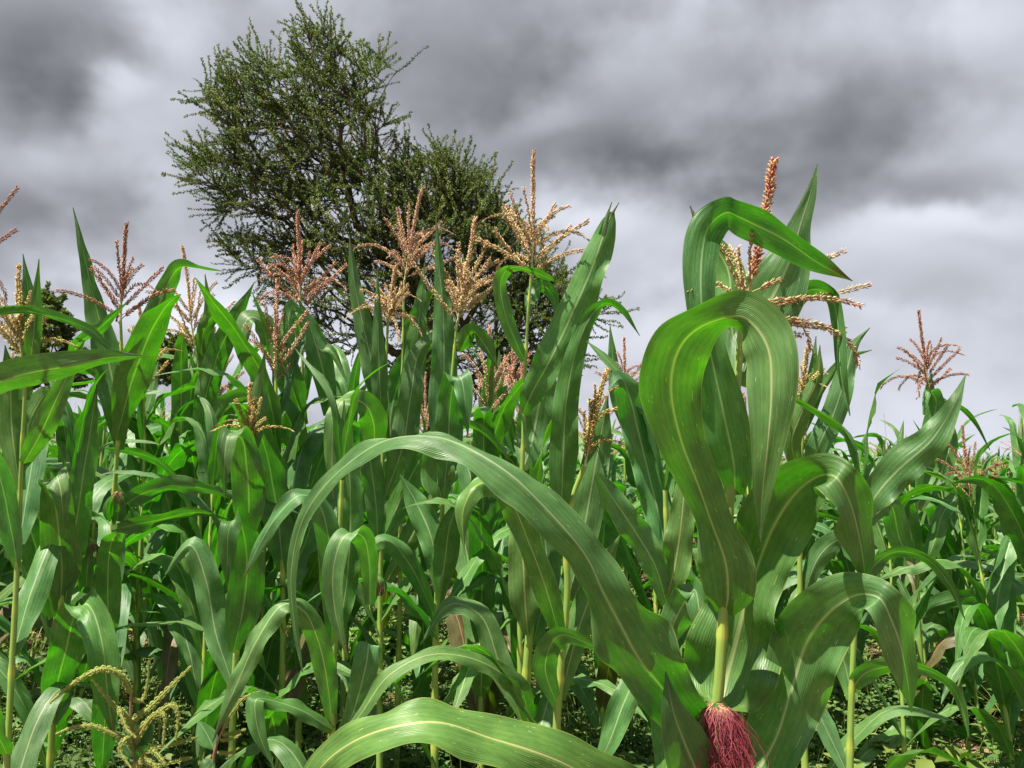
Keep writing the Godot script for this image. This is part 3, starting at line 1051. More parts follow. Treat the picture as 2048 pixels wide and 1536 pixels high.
func plants() -> Array:
	return [
	# the big plant in front of the rows
	{"seed": 1, "d": 1.1, "fine": 9, "bare": true, "rad": [0.0125, 0.005],
	"label": "tall foreground maize plant with arching leaf, red silk and pink tassel spike",
	"stalk": [[1420, 1536], [1436, 1395], [1447, 1225], [1460, 1000], [1472, 800], [1484, 640]],
	"leaves": [
		{"p": [[1430, 1490, 0, 50, 0], [1385, 1450, -0.02, 95, -10], [1332, 1385, -0.05, 118, -28], [1270, 1296, -0.08, 168, -40], [1212, 1190, -0.10, 118, -38], [1172, 1112, -0.11, 74, -5], [1105, 1028, -0.12, 92, 25], [1045, 970, -0.125, 88, 40], [1000, 936, -0.12, 80, 48], [920, 890, -0.10, 72, 56], [868, 875, -0.09, 68, 60], [775, 882, -0.07, 64, 60], [700, 922, -0.04, 54, 58], [638, 985, -0.02, 44, 54], [598, 1060, 0.0, 35, 50], [583, 1150, 0.01, 26, 50], [590, 1250, 0.01, 17, 40], [605, 1345, 0.01, 2, 0]], "w": 0.07, "v": 0.3},
		{"p": [[1422, 1640, 0, 60, 0], [1300, 1600, -0.08, 90, 20], [1180, 1555, -0.16, 125, 30], [1085, 1512, -0.20, 130, 25], [985, 1478, -0.22, 118, 38], [870, 1445, -0.24, 118, 45], [760, 1458, -0.24, 100, 48], [680, 1500, -0.22, 80, 40], [625, 1560, -0.20, 62, 30], [590, 1650, -0.18, 30, 20], [580, 1720, -0.18, 2, 0]], "w": 0.05, "v": 0.10},
		{"p": [[1450, 1228, 0, 62, 0], [1456, 1190, -0.02, 96, 0], [1452, 1130, -0.035, 118, -15], [1428, 1050, -0.04, 84, -35], [1398, 970, -0.05, 84, -20], [1362, 880, -0.07, 100, 0], [1342, 770, -0.10, 124, 5], [1364, 690, -0.14, 118, 20], [1420, 642, -0.18, 98, 44], [1490, 632, -0.21, 98, 38], [1535, 690, -0.23, 105, 22], [1543, 780, -0.24, 98, 10], [1536, 880, -0.24, 70, 5], [1525, 985, -0.23, 36, 0], [1521, 1085, -0.22, 2, 0]], "w": 0.05, "v": 0.10},
		{"p": [[1470, 990, 0, 40, 0], [1468, 930, -0.02, 80, 0], [1448, 830, -0.04, 92, -5], [1424, 720, -0.05, 66, -10], [1403, 610, -0.06, 58, 5], [1404, 505, -0.05, 76, 20], [1419, 452, -0.04, 78, 20], [1454, 425, -0.035, 66, 12], [1478, 434, -0.045, 84, 42], [1510, 450, -0.055, 100, 50], [1565, 480, -0.08, 92, 52], [1630, 521, -0.10, 60, 50], [1705, 562, -0.12, 2, 40]], "w": 0.05, "v": 0.12},
		{"p": [[1476, 770, 0, 40, 0], [1500, 680, 0.03, 100, 0], [1546, 590, 0.05, 122, 5], [1580, 520, 0.05, 88, 8], [1600, 450, 0.05, 46, 10], [1620, 390, 0.05, 24, 10], [1635, 328, 0.05, 2, 0]], "w": 0.05, "v": 0.16},
		{"p": [[1480, 720, 0.0, 20, 0], [1560, 640, 0.06, 40, 20], [1620, 580, 0.08, 42, 40], [1658, 588, 0.08, 40, 50], [1676, 650, 0.07, 36, 50], [1682, 740, 0.06, 26, 40], [1700, 832, 0.06, 2, 0]], "w": 0.02},
		{"p": [[1478, 760, 0.02, 30, 0], [1462, 640, 0.05, 62, 0], [1456, 540, 0.07, 60, 0], [1420, 480, 0.08, 36, 5], [1398, 450, 0.08, 18, 0], [1380, 412, 0.08, 2, 0]], "w": 0.01},
		{"p": [[1438, 1418, 0.0, 80, 0], [1444, 1396, 0.012, 140, 0], [1456, 1345, 0.025, 182, 0], [1474, 1275, 0.03, 176, -5], [1506, 1165, 0.02, 128, -15], [1545, 1060, 0.0, 136, -10], [1590, 988, -0.04, 132, 0], [1640, 952, -0.09, 100, 5], [1674, 956, -0.13, 80, 0], [1697, 1005, -0.125, 100, -45], [1720, 1090, -0.10, 78, -48], [1733, 1172, -0.08, 2, 0]], "w": 0.13, "v": -0.3},
		{"p": [[1424, 1610, 0, 50, 0], [1490, 1570, 0.0, 130, 0], [1550, 1480, 0.0, 122, -10], [1584, 1380, -0.01, 126, -10], [1614, 1285, -0.03, 140, -5], [1661, 1222, -0.07, 124, 5], [1716, 1190, -0.12, 88, 8], [1760, 1197, -0.155, 70, 0], [1786, 1250, -0.15, 94, -45], [1808, 1325, -0.12, 70, -48], [1823, 1425, -0.09, 2, 0]], "w": 0.13, "v": -0.12},
		{"p": [[1432, 1640, -0.01, 60, 0], [1405, 1570, -0.05, 100, 10], [1372, 1490, -0.08, 92, 20], [1346, 1420, -0.09, 50, 20], [1331, 1342, -0.09, 2, 0]], "w": 0.02, "v": 0.25},
	],
	"tassel": {"from": [1484, 650], "to": [1553, 328], "dd": 0.0, "dt": -0.02, "m": "salmon", "tips": [[1450, 470, 0.0, 0.1], [1468, 478, 0.04, 0.15], [1432, 505, -0.02, 0.05], [1506, 425, -0.05, 0.2], [1420, 560, -0.02, 0.0], [1478, 500, -0.06, 0.1], [1740, 578, 0.12, 0.1], [1768, 632, 0.10, 0.04], [1686, 503, 0.16, 0.2], [1690, 660, 0.10, 0.04], [1720, 572, 0.05, 0.12], [1640, 600, 0.13, 0.06], [1600, 672, 0.08, 0.02]]},
	"ears": [{"at": [1412, 1545, -0.02], "axis": Vector3(0.14, 1.0, 0.22), "l": 0.112, "r": 0.019, "silk": 0.1, "n": 850, "droop": 1.0, "red": 1.0}]},
	# slim plant beside the amaranth
	{"seed": 2, "d": 2.2, "low": 1, "rad": [0.0115, 0.006], "label": "slim maize plant beside amaranth weed, wide pale leaf folded over",
	"stalk": [[100, 1530], [112, 1350], [122, 1220], [132, 1060], [150, 950]],
	"leaves": [
		{"p": [[130, 1210, 0, 30, 0], [146, 1090, 0, 62, 10], [162, 980, 0, 60, 10], [178, 880, 0.02, 44, 10], [194, 768, 0.02, 2, 0]], "v": 0.3},
		{"p": [[120, 1222, 0, 40, 0], [124, 1140, -0.02, 78, 0], [116, 1050, -0.05, 74, 0], [108, 975, -0.10, 66, 0], [112, 950, -0.13, 58, 0], [122, 985, -0.16, 44, 0], [127, 1068, -0.16, 2, 0]]},
		{"p": [[104, 1440, 0, 36, 0], [112, 1380, -0.02, 62, 0], [132, 1300, -0.06, 76, 5], [152, 1225, -0.12, 76, 25], [180, 1212, -0.17, 74, 30], [205, 1290, -0.21, 68, 10], [214, 1380, -0.21, 54, 5], [228, 1482, -0.20, 2, 0]]},
		{"p": [[108, 1235, 0, 36, 0], [84, 1140, -0.02, 62, 10], [52, 1040, -0.05, 64, 20], [10, 975, -0.08, 46, 30], [-60, 950, -0.1, 20, 30]]},
		{"p": [[104, 1450, -0.01, 60, 0], [116, 1405, 0.01, 56, 0], [130, 1340, 0.03, 40, 0], [160, 1290, 0.08, 30, 0], [200, 1330, 0.12, 3, 0]]},
	],
	"ears": [{"at": [176, 1170, 0.1], "axis": Vector3(0.1, 1.0, 0.1), "l": 0.14, "r": 0.02, "silk": 0.07, "n": 60, "droop": 0.9, "red": 0.7}]},
	# tall plant with a purple tassel at one side
	{"seed": 3, "d": 2.4, "rad": [0.015, 0.004], "label": "tall maize plant with spread purple tassel and a long pointed upright leaf",
	"stalk": [[222, 1200], [228, 1000], [238, 850], [243, 700], [241, 640]],
	"leaves": [
		{"p": [[240, 900, 0, 30, 0], [232, 800, 0, 70, 10], [210, 690, 0.02, 62, 15], [186, 590, 0.03, 40, 20], [166, 500, 0.03, 20, 20], [146, 415, 0.03, 2, 0]]},
		{"p": [[232, 880, -0.02, 60, 0], [262, 770, -0.06, 80, 10], [298, 670, -0.10, 70, 25], [325, 620, -0.13, 62, 35], [345, 600, -0.15, 30, 40], [362, 588, -0.16, 2, 40]]},
		{"p": [[246, 820, 0.02, 30, 0], [272, 720, 0.03, 52, 0], [310, 630, 0.03, 54, -10], [340, 560, 0.02, 40, 0], [360, 534, 0.01, 30, 60], [400, 537, 0.0, 20, 60], [448, 543, 0.0, 2, 60]], "v": 0.35},
		{"p": [[210, 760, 0, 20, 0], [150, 702, -0.05, 30, 10], [200, 655, -0.1, 28, 10], [256, 603, -0.12, 2, 10]], "collar": false},
		{"p": [[226, 1030, -0.02, 40, 0], [290, 985, -0.06, 50, 40], [360, 970, -0.08, 50, 40], [440, 985, -0.1, 26, 40], [500, 1010, -0.1, 2, 40]]},
		{"p": [[222, 1060, -0.02, 40, 0], [290, 1045, -0.06, 44, 50], [390, 1025, -0.08, 34, 60], [460, 1040, -0.08, 2, 50]]},
	],
	"tassel": {"from": [241, 650], "to": [248, 452], "m": "plum", "n": 12, "spread": 55.0},
	"ears": [{"at": [232, 1040, -0.03], "axis": Vector3(0.12, 1.0, 0.15), "l": 0.1, "r": 0.018, "silk": 0.05, "n": 90, "droop": 1.0, "red": 0.9}]},
	# edge plant
	{"seed": 4, "d": 2.0, "low": 5, "rad": [0.0105, 0.004], "label": "maize plant with yellowish tassel held between two upright leaf tips",
	"stalk": [[36, 1100], [44, 900], [50, 760], [44, 690]],
	"leaves": [
		{"p": [[48, 800, 0, 24, 0], [60, 700, 0.02, 40, 0], [58, 600, 0.02, 30, 0], [46, 508, 0.02, 2, 0]]},
		{"p": [[50, 780, 0, 24, 0], [66, 680, -0.02, 36, 0], [72, 600, -0.02, 22, 0], [78, 518, -0.02, 2, 0]]},
		{"p": [[46, 930, 0, 24, 0], [80, 870, -0.04, 50, 0], [112, 800, -0.06, 46, 0], [150, 720, -0.06, 20, 0], [170, 680, -0.06, 2, 0]]},
		{"p": [[40, 980, 0, 30, 0], [24, 860, 0.02, 60, 0], [20, 760, 0.03, 44, 0], [10, 690, 0.03, 2, 0]]},
		{"p": [[40, 940, 0.02, 40, 0], [50, 900, 0.04, 60, 0], [60, 840, 0.06, 60, 0], [90, 790, 0.07, 40, 0], [120, 770, 0.07, 3, 0]]},
	],
	"tassel": {"from": [44, 720], "to": [26, 535], "m": "straw", "n": 13, "spread": 40.0}},
	# plant whose stalk stands outside the picture and reaches in
	{"seed": 5, "d": 1.6, "low": 0, "rad": [0.013, 0.004], "label": "maize plant reaching in with long level dark leaf and red tassel tips",
	"stalk": [[-90, 1300], [-84, 1000], [-80, 760], [-76, 560]],
	"leaves": [
		{"p": [[-84, 830, 0, 40, 0], [-30, 778, -0.02, 70, 20], [40, 752, -0.03, 80, 25], [120, 735, -0.02, 70, 30], [210, 716, 0.0, 40, 30], [300, 712, 0.02, 2, 20]], "w": 0.01},
		{"p": [[-80, 700, 0, 30, 0], [-30, 640, 0.02, 34, 55], [40, 622, 0.03, 36, 60], [120, 636, 0.03, 34, 55], [190, 668, 0.02, 26, 40], [240, 732, 0.02, 2, 20]], "w": 0.01},
	],
	"tassel": {"from": [-76, 560], "to": [-50, 300], "m": "plum", "tips": [[36, 378, 0.0, 0.2], [34, 460, 0.05, 0.12], [30, 522, -0.03, 0.02], [-120, 380, 0.0, 0.2], [-100, 420, 0.1, 0.1], [-60, 380, -0.1, 0.2]]}},
	# thin pale tassel
	{"seed": 6, "d": 2.9, "rad": [0.012, 0.004], "label": "maize plant with thin pale tassel and a leaf sweeping to a raised point",
	"stalk": [[398, 1150], [400, 960], [402, 800], [392, 690]],
	"leaves": [
		{"p": [[398, 900, 0, 24, 0], [410, 800, -0.03, 50, 0], [436, 710, -0.05, 52, 5], [468, 640, -0.06, 40, 10], [508, 566, -0.06, 2, 0]], "v": 0.35},
		{"p": [[402, 760, 0, 16, 0], [412, 690, 0, 30, 0], [418, 620, 0, 22, 0], [410, 548, 0, 2, 0]]},
		{"p": [[400, 720, 0, 16, 0], [412, 650, -0.03, 34, 0], [440, 625, -0.05, 30, 50], [470, 650, -0.06, 3, 40]]},
		{"p": [[400, 960, 0, 30, 0], [430, 860, -0.02, 56, 0], [470, 800, -0.04, 50, 30], [520, 800, -0.05, 40, 40], [560, 860, -0.05, 3, 20]]},
	],
	"tassel": {"from": [390, 700], "to": [362, 498], "m": "tan", "n": 11, "spread": 62.0}},
	# pink tassel before the crown
	{"seed": 7, "d": 2.7, "rad": [0.0125, 0.004], "label": "maize plant with fan shaped pink tassel and a leaf arching like a hoop",
	"stalk": [[606, 1150], [608, 960], [606, 780], [602, 620]],
	"leaves": [
		{"p": [[610, 850, 0, 34, 0], [586, 780, -0.05, 60, -5], [558, 710, -0.08, 62, -15], [530, 650, -0.11, 55, 20], [500, 636, -0.14, 46, 50], [482, 670, -0.16, 40, 20], [484, 740, -0.17, 2, 0]]},
		{"p": [[604, 700, 0, 16, 0], [596, 640, -0.03, 30, 0], [586, 612, -0.06, 34, 20], [576, 640, -0.08, 32, 0], [580, 690, -0.09, 24, 0], [578, 760, -0.09, 2, 0]], "v": 0.35},
		{"p": [[660, 830, 0, 30, 0], [646, 740, -0.04, 56, 0], [622, 660, -0.05, 46, 5], [598, 600, -0.05, 2, 0]], "collar": false},
		{"p": [[608, 800, 0, 16, 0], [630, 700, -0.02, 26, 10], [660, 700, -0.05, 24, 20], [696, 770, -0.06, 2, 10]]},
		{"p": [[610, 960, 0, 40, 0], [590, 870, -0.04, 62, 0], [560, 810, -0.08, 60, 20], [536, 800, -0.12, 46, 30], [528, 850, -0.14, 40, 5], [530, 910, -0.14, 2, 0]]},
		{"p": [[612, 1000, 0, 40, 0], [650, 900, 0.05, 60, 0], [690, 830, 0.08, 50, 0], [740, 760, 0.1, 2, 0]]},
	],
	"tassel": {"from": [602, 625], "to": [592, 432], "m": "rose", "n": 15, "spread": 52.0}},
	# plants in front of the trunk
	{"seed": 8, "d": 2.9, "rad": [0.0125, 0.004], "label": "maize plant with tall crimson feathered tassel against the tree crown",
	"stalk": [[800, 1150], [802, 900], [806, 700], [808, 560]],
	"leaves": [
		{"p": [[806, 760, 0, 24, 0], [824, 660, 0, 40, 0], [850, 600, 0, 30, 30], [884, 560, 0, 2, 20]]},
		{"p": [[802, 900, 0, 30, 0], [820, 790, -0.02, 56, 0], [832, 700, -0.02, 50, 0], [840, 610, -0.02, 30, 0], [850, 520, 0.0, 2, 0]]},
		{"p": [[802, 950, 0, 40, 0], [780, 850, 0.03, 64, 0], [800, 760, 0.05, 60, 10], [840, 690, 0.06, 40, 10], [890, 650, 0.06, 2, 0]]},
	],
	"tassel": {"from": [808, 568], "to": [838, 378], "m": "pink", "n": 15, "spread": 52.0}},
	{"seed": 9, "d": 2.5, "rad": [0.0125, 0.004], "label": "maize plant with short bushy tan tassel among narrow upright leaves",
	"stalk": [[760, 1240], [764, 1000], [768, 820], [776, 640]],
	"leaves": [
		{"p": [[772, 880, 0, 28, 0], [752, 760, 0, 52, -5], [726, 650, 0.0, 44, -8], [708, 560, 0.0, 28, -5], [699, 470, 0.0, 2, 0]], "v": 0.35},
		{"p": [[766, 880, -0.03, 34, 0], [760, 770, -0.06, 40, 0], [756, 660, -0.07, 26, 0], [755, 535, -0.07, 2, 0]], "v": 0.4},
		{"p": [[768, 1000, 0, 40, 0], [806, 890, -0.02, 66, 5], [822, 790, -0.02, 56, 10], [842, 700, 0.0, 40, 10], [900, 672, 0.03, 30, 50], [960, 700, 0.05, 2, 40]]},
		{"p": [[742, 930, -0.02, 36, 0], [748, 850, -0.08, 64, 0], [726, 806, -0.13, 60, 25], [686, 800, -0.18, 50, 45], [668, 850, -0.21, 44, 10], [664, 930, -0.22, 30, 0], [668, 1000, -0.22, 2, 0]]},
		{"p": [[756, 1120, 0, 30, 0], [752, 1010, -0.02, 50, 0], [736, 900, -0.04, 44, 0], [720, 840, -0.04, 3, 0]]},
		{"p": [[760, 1110, 0, 36, 0], [800, 1000, 0.03, 60, 0], [840, 920, 0.05, 50, 0], [880, 870, 0.06, 3, 0]]},
		{"p": [[764, 1180, 0, 36, 0], [830, 1060, 0.03, 56, 0], [870, 980, 0.05, 40, 0], [900, 900, 0.06, 3, 0]]},
	],
	"tassel": {"from": [776, 650], "to": [790, 530], "m": "tan", "n": 24, "spread": 58.0}},
	{"seed": 10, "d": 2.35, "rad": [0.0135, 0.004], "label": "maize plant with golden brushlike tassel and a broad spear leaf beside it",
	"stalk": [[872, 1250], [882, 1080], [888, 940], [900, 800], [914, 640]],
	"leaves": [
		{"p": [[892, 960, 0, 40, 0], [886, 840, 0.0, 66, 0], [888, 720, 0.0, 62, 0], [886, 620, 0.0, 44, 0], [878, 530, 0.0, 22, 0], [872, 432, 0.0, 2, 0]], "v": 0.3},
		{"p": [[886, 1000, -0.02, 44, 0], [896, 900, -0.05, 62, 0], [900, 820, -0.08, 66, 0], [908, 765, -0.12, 58, 10], [922, 756, -0.16, 54, 0], [930, 800, -0.18, 38, 0], [936, 872, -0.18, 2, 0]]},
		{"p": [[914, 700, 0, 16, 0], [926, 690, -0.02, 34, 20], [946, 664, -0.04, 44, 40], [970, 690, -0.05, 40, 30], [996, 740, -0.05, 2, 20]]},
		{"p": [[884, 1000, -0.02, 50, 0], [876, 960, -0.03, 80, 0], [884, 880, -0.03, 62, 0], [920, 850, -0.05, 34, 40], [960, 860, -0.06, 30, 50], [1030, 930, -0.06, 2, 30]]},
		{"p": [[878, 1210, -0.01, 44, 0], [890, 1120, -0.03, 60, 0], [900, 1050, -0.04, 50, 0], [926, 985, -0.03, 3, 0]]},
		{"p": [[876, 1180, 0, 50, 0], [864, 1080, 0.02, 62, 0], [830, 1000, 0.05, 50, 10], [800, 950, 0.06, 3, 0]]},
		{"p": [[872, 1240, 0, 30, 0], [820, 1130, -0.05, 46, 0], [770, 1080, -0.08, 40, 20], [700, 1130, -0.1, 3, 10]]},
	],
	"tassel": {"from": [914, 650], "to": [950, 440], "m": "tan", "n": 18, "spread": 48.0}},
	{"seed": 11, "d": 2.3, "rad": [0.0125, 0.004], "label": "tallest maize plant with torn-tipped broad leaf leaning from a bare yellow stalk",
	"stalk": [[1040, 1250], [1042, 1080], [1045, 932], [1048, 820], [1055, 640], [1063, 545]],
	"leaves": [
		{"p": [[1046, 828, -0.01, 34, 0], [1062, 790, -0.04, 56, 0], [1100, 720, -0.07, 76, -5], [1148, 620, -0.09, 82, -10], [1186, 530, -0.10, 72, -12], [1208, 466, -0.10, 54, -10], [1218, 440, -0.10, 34, -8], [1224, 424, -0.10, 14, -8]], "v": 0.35},
		{"p": [[1210, 470, -0.10, 12, 0], [1221, 435, -0.10, 9, 0], [1238, 405, -0.10, 2, 0]], "collar": false},
		{"p": [[1202, 470, -0.10, 14, 0], [1212, 438, -0.10, 9, 0], [1224, 404, -0.10, 2, 0]], "collar": false},
		{"p": [[1050, 722, 0, 20, 0], [1030, 680, -0.02, 32, 0], [1008, 620, -0.04, 36, 0], [1002, 562, -0.06, 34, 20], [1020, 537, -0.08, 32, 50], [1070, 545, -0.09, 30, 55], [1132, 570, -0.09, 2, 40]]},
		{"p": [[1056, 620, 0, 16, 0], [1064, 590, 0.03, 36, 0], [1086, 572, 0.05, 34, 30], [1106, 590, 0.06, 30, 30], [1112, 640, 0.06, 3, 0]]},
		{"p": [[1046, 938, 0.02, 50, 0], [1062, 890, 0.05, 86, 0], [1078, 810, 0.06, 84, 0], [1092, 740, 0.06, 50, 0], [1108, 670, 0.06, 3, 0]]},
	],
	"tassel": {"from": [1063, 560], "to": [1071, 312], "m": "tan", "n": 15, "spread": 66.0}},
	# plants between the arching leaf and the big plant
	{"seed": 12, "d": 2.0, "low": 2, "rad": [0.0155, 0.006], "label": "maize plant with smooth arched narrow leaf and thick yellow stem base",
	"stalk": [[1112, 1500], [1122, 1330], [1135, 1180], [1130, 1050], [1150, 980], [1170, 930]],
	"leaves": [
		{"p": [[1122, 1050, 0, 40, 0], [1126, 930, -0.03, 66, 0], [1132, 810, -0.05, 62, 0], [1150, 710, -0.06, 48, 0], [1180, 635, -0.06, 36, 15], [1212, 606, -0.06, 30, 55], [1245, 622, -0.05, 22, 55], [1280, 672, -0.05, 2, 40]]},
		{"p": [[1136, 1200, 0.01, 40, 0], [1160, 1100, 0.03, 70, 0], [1180, 990, 0.04, 72, 0], [1200, 880, 0.05, 56, 0], [1216, 790, 0.05, 3, 0]]},
		{"p": [[1120, 1400, 0, 40, 0], [1160, 1250, 0.02, 66, 0], [1200, 1150, 0.03, 60, 0], [1240, 1070, 0.03, 3, 0]]},
		{"p": [[1126, 1300, -0.01, 36, 0], [1096, 1190, -0.05, 60, 0], [1060, 1090, -0.08, 58, 10], [1020, 1000, -0.10, 60, 15], [985, 968, -0.13, 58, 40], [950, 975, -0.17, 52, 30], [926, 1020, -0.19, 42, 5], [928, 1100, -0.19, 2, 0]]},
		{"p": [[1118, 1420, 0, 40, 0], [1090, 1330, -0.04, 60, 20], [1120, 1270, -0.08, 50, 30], [1180, 1290, -0.1, 40, 40], [1240, 1310, -0.1, 3, 30]]},
	],
	"tassel": {"from": [1170, 930], "to": [1206, 740], "m": "straw", "n": 7, "spread": 14.0, "dd": -0.03},
	"ears": [{"at": [1104, 1215, 0.06], "axis": Vector3(-0.08, 1.0, 0.05), "l": 0.06, "r": 0.016, "silk": 0.03, "n": 40, "droop": 0.6, "red": 0.0}]},
	{"seed": 13, "d": 2.05, "low": 1, "rad": [0.018, 0.008], "label": "maize plant with swollen bright yellow-green leaf sheath behind arching leaf",
	"stalk": [[1050, 1470], [1054, 1330], [1060, 1250], [1066, 1100], [1070, 1000]],
	"leaves": [
		{"p": [[1056, 1270, -0.02, 60, 0], [1050, 1200, -0.03, 76, 0], [1046, 1120, -0.02, 70, 0], [1040, 1040, 0.0, 46, 0], [1030, 960, 0.02, 2, 0]]},
		{"p": [[1066, 1290, 0.0, 40, 0], [1090, 1180, 0.02, 66, 0], [1090, 1080, 0.03, 62, 0], [1060, 990, 0.03, 3, 0]]},
		{"p": [[1058, 1460, -0.02, 40, 0], [1046, 1390, -0.06, 50, 0], [1000, 1345, -0.12, 48, 30], [930, 1312, -0.18, 46, 45], [850, 1312, -0.22, 44, 48], [780, 1350, -0.25, 40, 40], [720, 1430, -0.27, 30, 30], [670, 1490, -0.27, 2, 20]]},
		{"p": [[1050, 1440, 0, 40, 0], [1000, 1330, 0.03, 60, 0], [960, 1230, 0.05, 50, 10], [900, 1210, 0.05, 40, 40], [840, 1290, 0.05, 3, 20]]},
	]},
	# hanging leaves left of centre
	{"seed": 14, "d": 2.2, "low": 1, "rad": [0.013, 0.005], "label": "maize plant with two dark stacked leaves, each folded forward at the top",
	"stalk": [[466, 1420], [474, 1290], [488, 1150], [496, 1000], [498, 900]],
	"leaves": [
		{"p": [[466, 1306, -0.01, 36, 0], [484, 1230, -0.03, 80, 0], [494, 1140, -0.05, 78, 0], [488, 1070, -0.09, 66, 0], [474, 1036, -0.13, 52, 20], [458, 1060, -0.17, 46, 0], [455, 1110, -0.18, 36, 0], [454, 1180, -0.18, 2, 0]]},
		{"p": [[494, 1090, 0, 40, 0], [498, 1010, -0.03, 74, 0], [494, 940, -0.07, 72, 0], [482, 876, -0.11, 62, 20], [460, 868, -0.15, 46, 25], [450, 910, -0.18, 36, 0], [450, 1000, -0.18, 2, 0]]},
		{"p": [[470, 1380, 0, 30, 0], [430, 1260, 0.03, 60, -10], [412, 1160, 0.04, 64, -10], [380, 1090, 0.05, 46, 10], [330, 1150, 0.05, 3, 10]]},
		{"p": [[500, 920, 0, 24, 0], [512, 850, 0.02, 44, 0], [520, 780, 0.03, 36, 0], [530, 700, 0.03, 2, 0]]},
	],
	"tassel": {"from": [498, 900], "to": [500, 770], "m": "straw", "n": 8, "spread": 30.0}},
	{"seed": 15, "d": 2.0, "low": 1, "rad": [0.0125, 0.005], "label": "maize plant with bright translucent leaves arching sideways to long pale tips",
	"stalk": [[664, 1470], [668, 1330], [674, 1200], [680, 1060], [684, 960]],
	"leaves": [
		{"p": [[664, 1290, 0, 30, 0], [664, 1180, -0.03, 54, 0], [658, 1080, -0.06, 56, 0], [634, 1006, -0.09, 54, 25], [600, 990, -0.12, 48, 45], [554, 1032, -0.14, 42, 40], [518, 1090, -0.15, 28, 30], [487, 1158, -0.15, 2, 20]]},
		{"p": [[664, 1450, 0, 30, 0], [654, 1360, -0.03, 50, 0], [636, 1280, -0.06, 52, 5], [606, 1222, -0.10, 52, 25], [566, 1210, -0.14, 48, 40], [514, 1280, -0.17, 50, 25], [468, 1380, -0.18, 40, 20], [425, 1484, -0.18, 2, 10]]},
		{"p": [[740, 1210, 0.02, 24, 0], [738, 1120, -0.01, 44, 0], [724, 1072, -0.05, 50, 15], [690, 1072, -0.09, 50, 30], [668, 1130, -0.12, 50, 5], [670, 1220, -0.13, 38, 0], [696, 1320, -0.13, 2, 0]], "collar": false},
		{"p": [[672, 1480, 0.0, 20, 0], [700, 1440, -0.03, 40, 0], [720, 1380, -0.05, 56, 0], [734, 1320, -0.06, 62, 0], [738, 1286, -0.05, 56, 0], [742, 1300, -0.02, 46, 0], [748, 1370, 0.0, 3, 0]]},
		{"p": [[668, 1300, 0.02, 30, 0], [690, 1190, 0.04, 50, 0], [700, 1080, 0.05, 60, 0], [700, 970, 0.05, 56, 0], [690, 880, 0.05, 30, 0], [688, 800, 0.05, 2, 0]], "v": 0.3},
		{"p": [[666, 1460, -0.01, 30, 0], [600, 1420, -0.05, 40, 40], [540, 1400, -0.08, 44, 50], [512, 1400, -0.11, 44, 20], [516, 1460, -0.13, 36, 0], [548, 1536, -0.13, 3, 0]]},
	],
	"ears": [{"at": [752, 1190, 0.06], "axis": Vector3(0.05, 1.0, 0.12), "l": 0.06, "r": 0.016, "silk": 0.055, "n": 90, "droop": 1.0, "red": 0.8}]},
	# right-hand side
	{"seed": 16, "d": 3.1, "low": 2, "rad": [0.0135, 0.004], "label": "maize plant with wiry dark red tassel standing alone against the sky",
	"stalk": [[1848, 1500], [1842, 1330], [1834, 1160], [1834, 1000], [1848, 860], [1858, 770]],
	"leaves": [
		{"p": [[1840, 1000, -0.02, 24, 0], [1850, 930, -0.05, 40, 0], [1862, 860, -0.05, 40, 0], [1872, 800, -0.06, 34, 10], [1858, 782, -0.08, 22, 40], [1848, 830, -0.1, 3, 0]]},
		{"p": [[1852, 830, 0, 16, 0], [1858, 790, 0.02, 26, 0], [1862, 745, 0.03, 3, 0]]},
		{"p": [[1838, 1140, 0, 30, 0], [1820, 1060, -0.03, 50, 0], [1796, 1000, -0.05, 50, 0], [1770, 960, -0.06, 3, 0]]},
		{"p": [[1842, 1230, 0, 20, 0], [1870, 1212, -0.03, 44, 30], [1930, 1196, -0.06, 50, 38], [2000, 1182, -0.08, 52, 35], [2080, 1170, -0.1, 30, 30], [2130, 1180, -0.1, 3, 30]]},
		{"p": [[1846, 1480, 0, 16, 0], [1870, 1452, -0.03, 40, 30], [1920, 1466, -0.06, 44, 45], [1990, 1490, -0.08, 34, 45], [2070, 1530, -0.1, 3, 40]]},
		{"p": [[1846, 1490, 0, 16, 0], [1822, 1460, -0.05, 44, 30], [1780, 1478, -0.1, 46, 40], [1730, 1510, -0.14, 40, 35], [1690, 1560, -0.17, 3, 30]]},
		{"p": [[1838, 1160, 0, 20, 0], [1870, 1080, 0.0, 36, 0], [1890, 1020, 0.02, 34, 0], [1940, 980, 0.03, 28, 30], [2010, 970, 0.03, 3, 20]]},
		{"p": [[1838, 1020, 0, 24, 0], [1880, 950, 0.03, 40, 0], [1900, 880, 0.04, 34, 0], [1880, 800, 0.06, 20, 30], [1940, 830, 0.08, 14, 40], [1980, 900, 0.08, 2, 20]]},
	],
	"tassel": {"from": [1858, 785], "to": [1841, 625], "m": "plum", "n": 14, "spread": 60.0}},
	{"seed": 17, "d": 1.9, "low": 2, "rad": [0.0125, 0.004], "label": "maize plant with dark lance shaped leaf pointing up between big plant and wiry tassel",
	"stalk": [[1700, 1560], [1706, 1320], [1715, 1150], [1722, 1030], [1726, 980]],
	"leaves": [
		{"p": [[1724, 1040, 0, 30, 0], [1756, 985, -0.02, 70, 5], [1806, 930, -0.03, 88, 10], [1862, 880, -0.03, 72, 12], [1902, 820, -0.02, 40, 12], [1932, 748, 0.0, 2, 0]], "v": 0.3},
		{"p": [[1712, 1200, 0, 30, 0], [1740, 1140, -0.02, 40, 30], [1790, 1105, -0.04, 40, 50], [1850, 1115, -0.06, 36, 50], [1900, 1170, -0.07, 24, 40], [1930, 1240, -0.07, 2, 20]]},
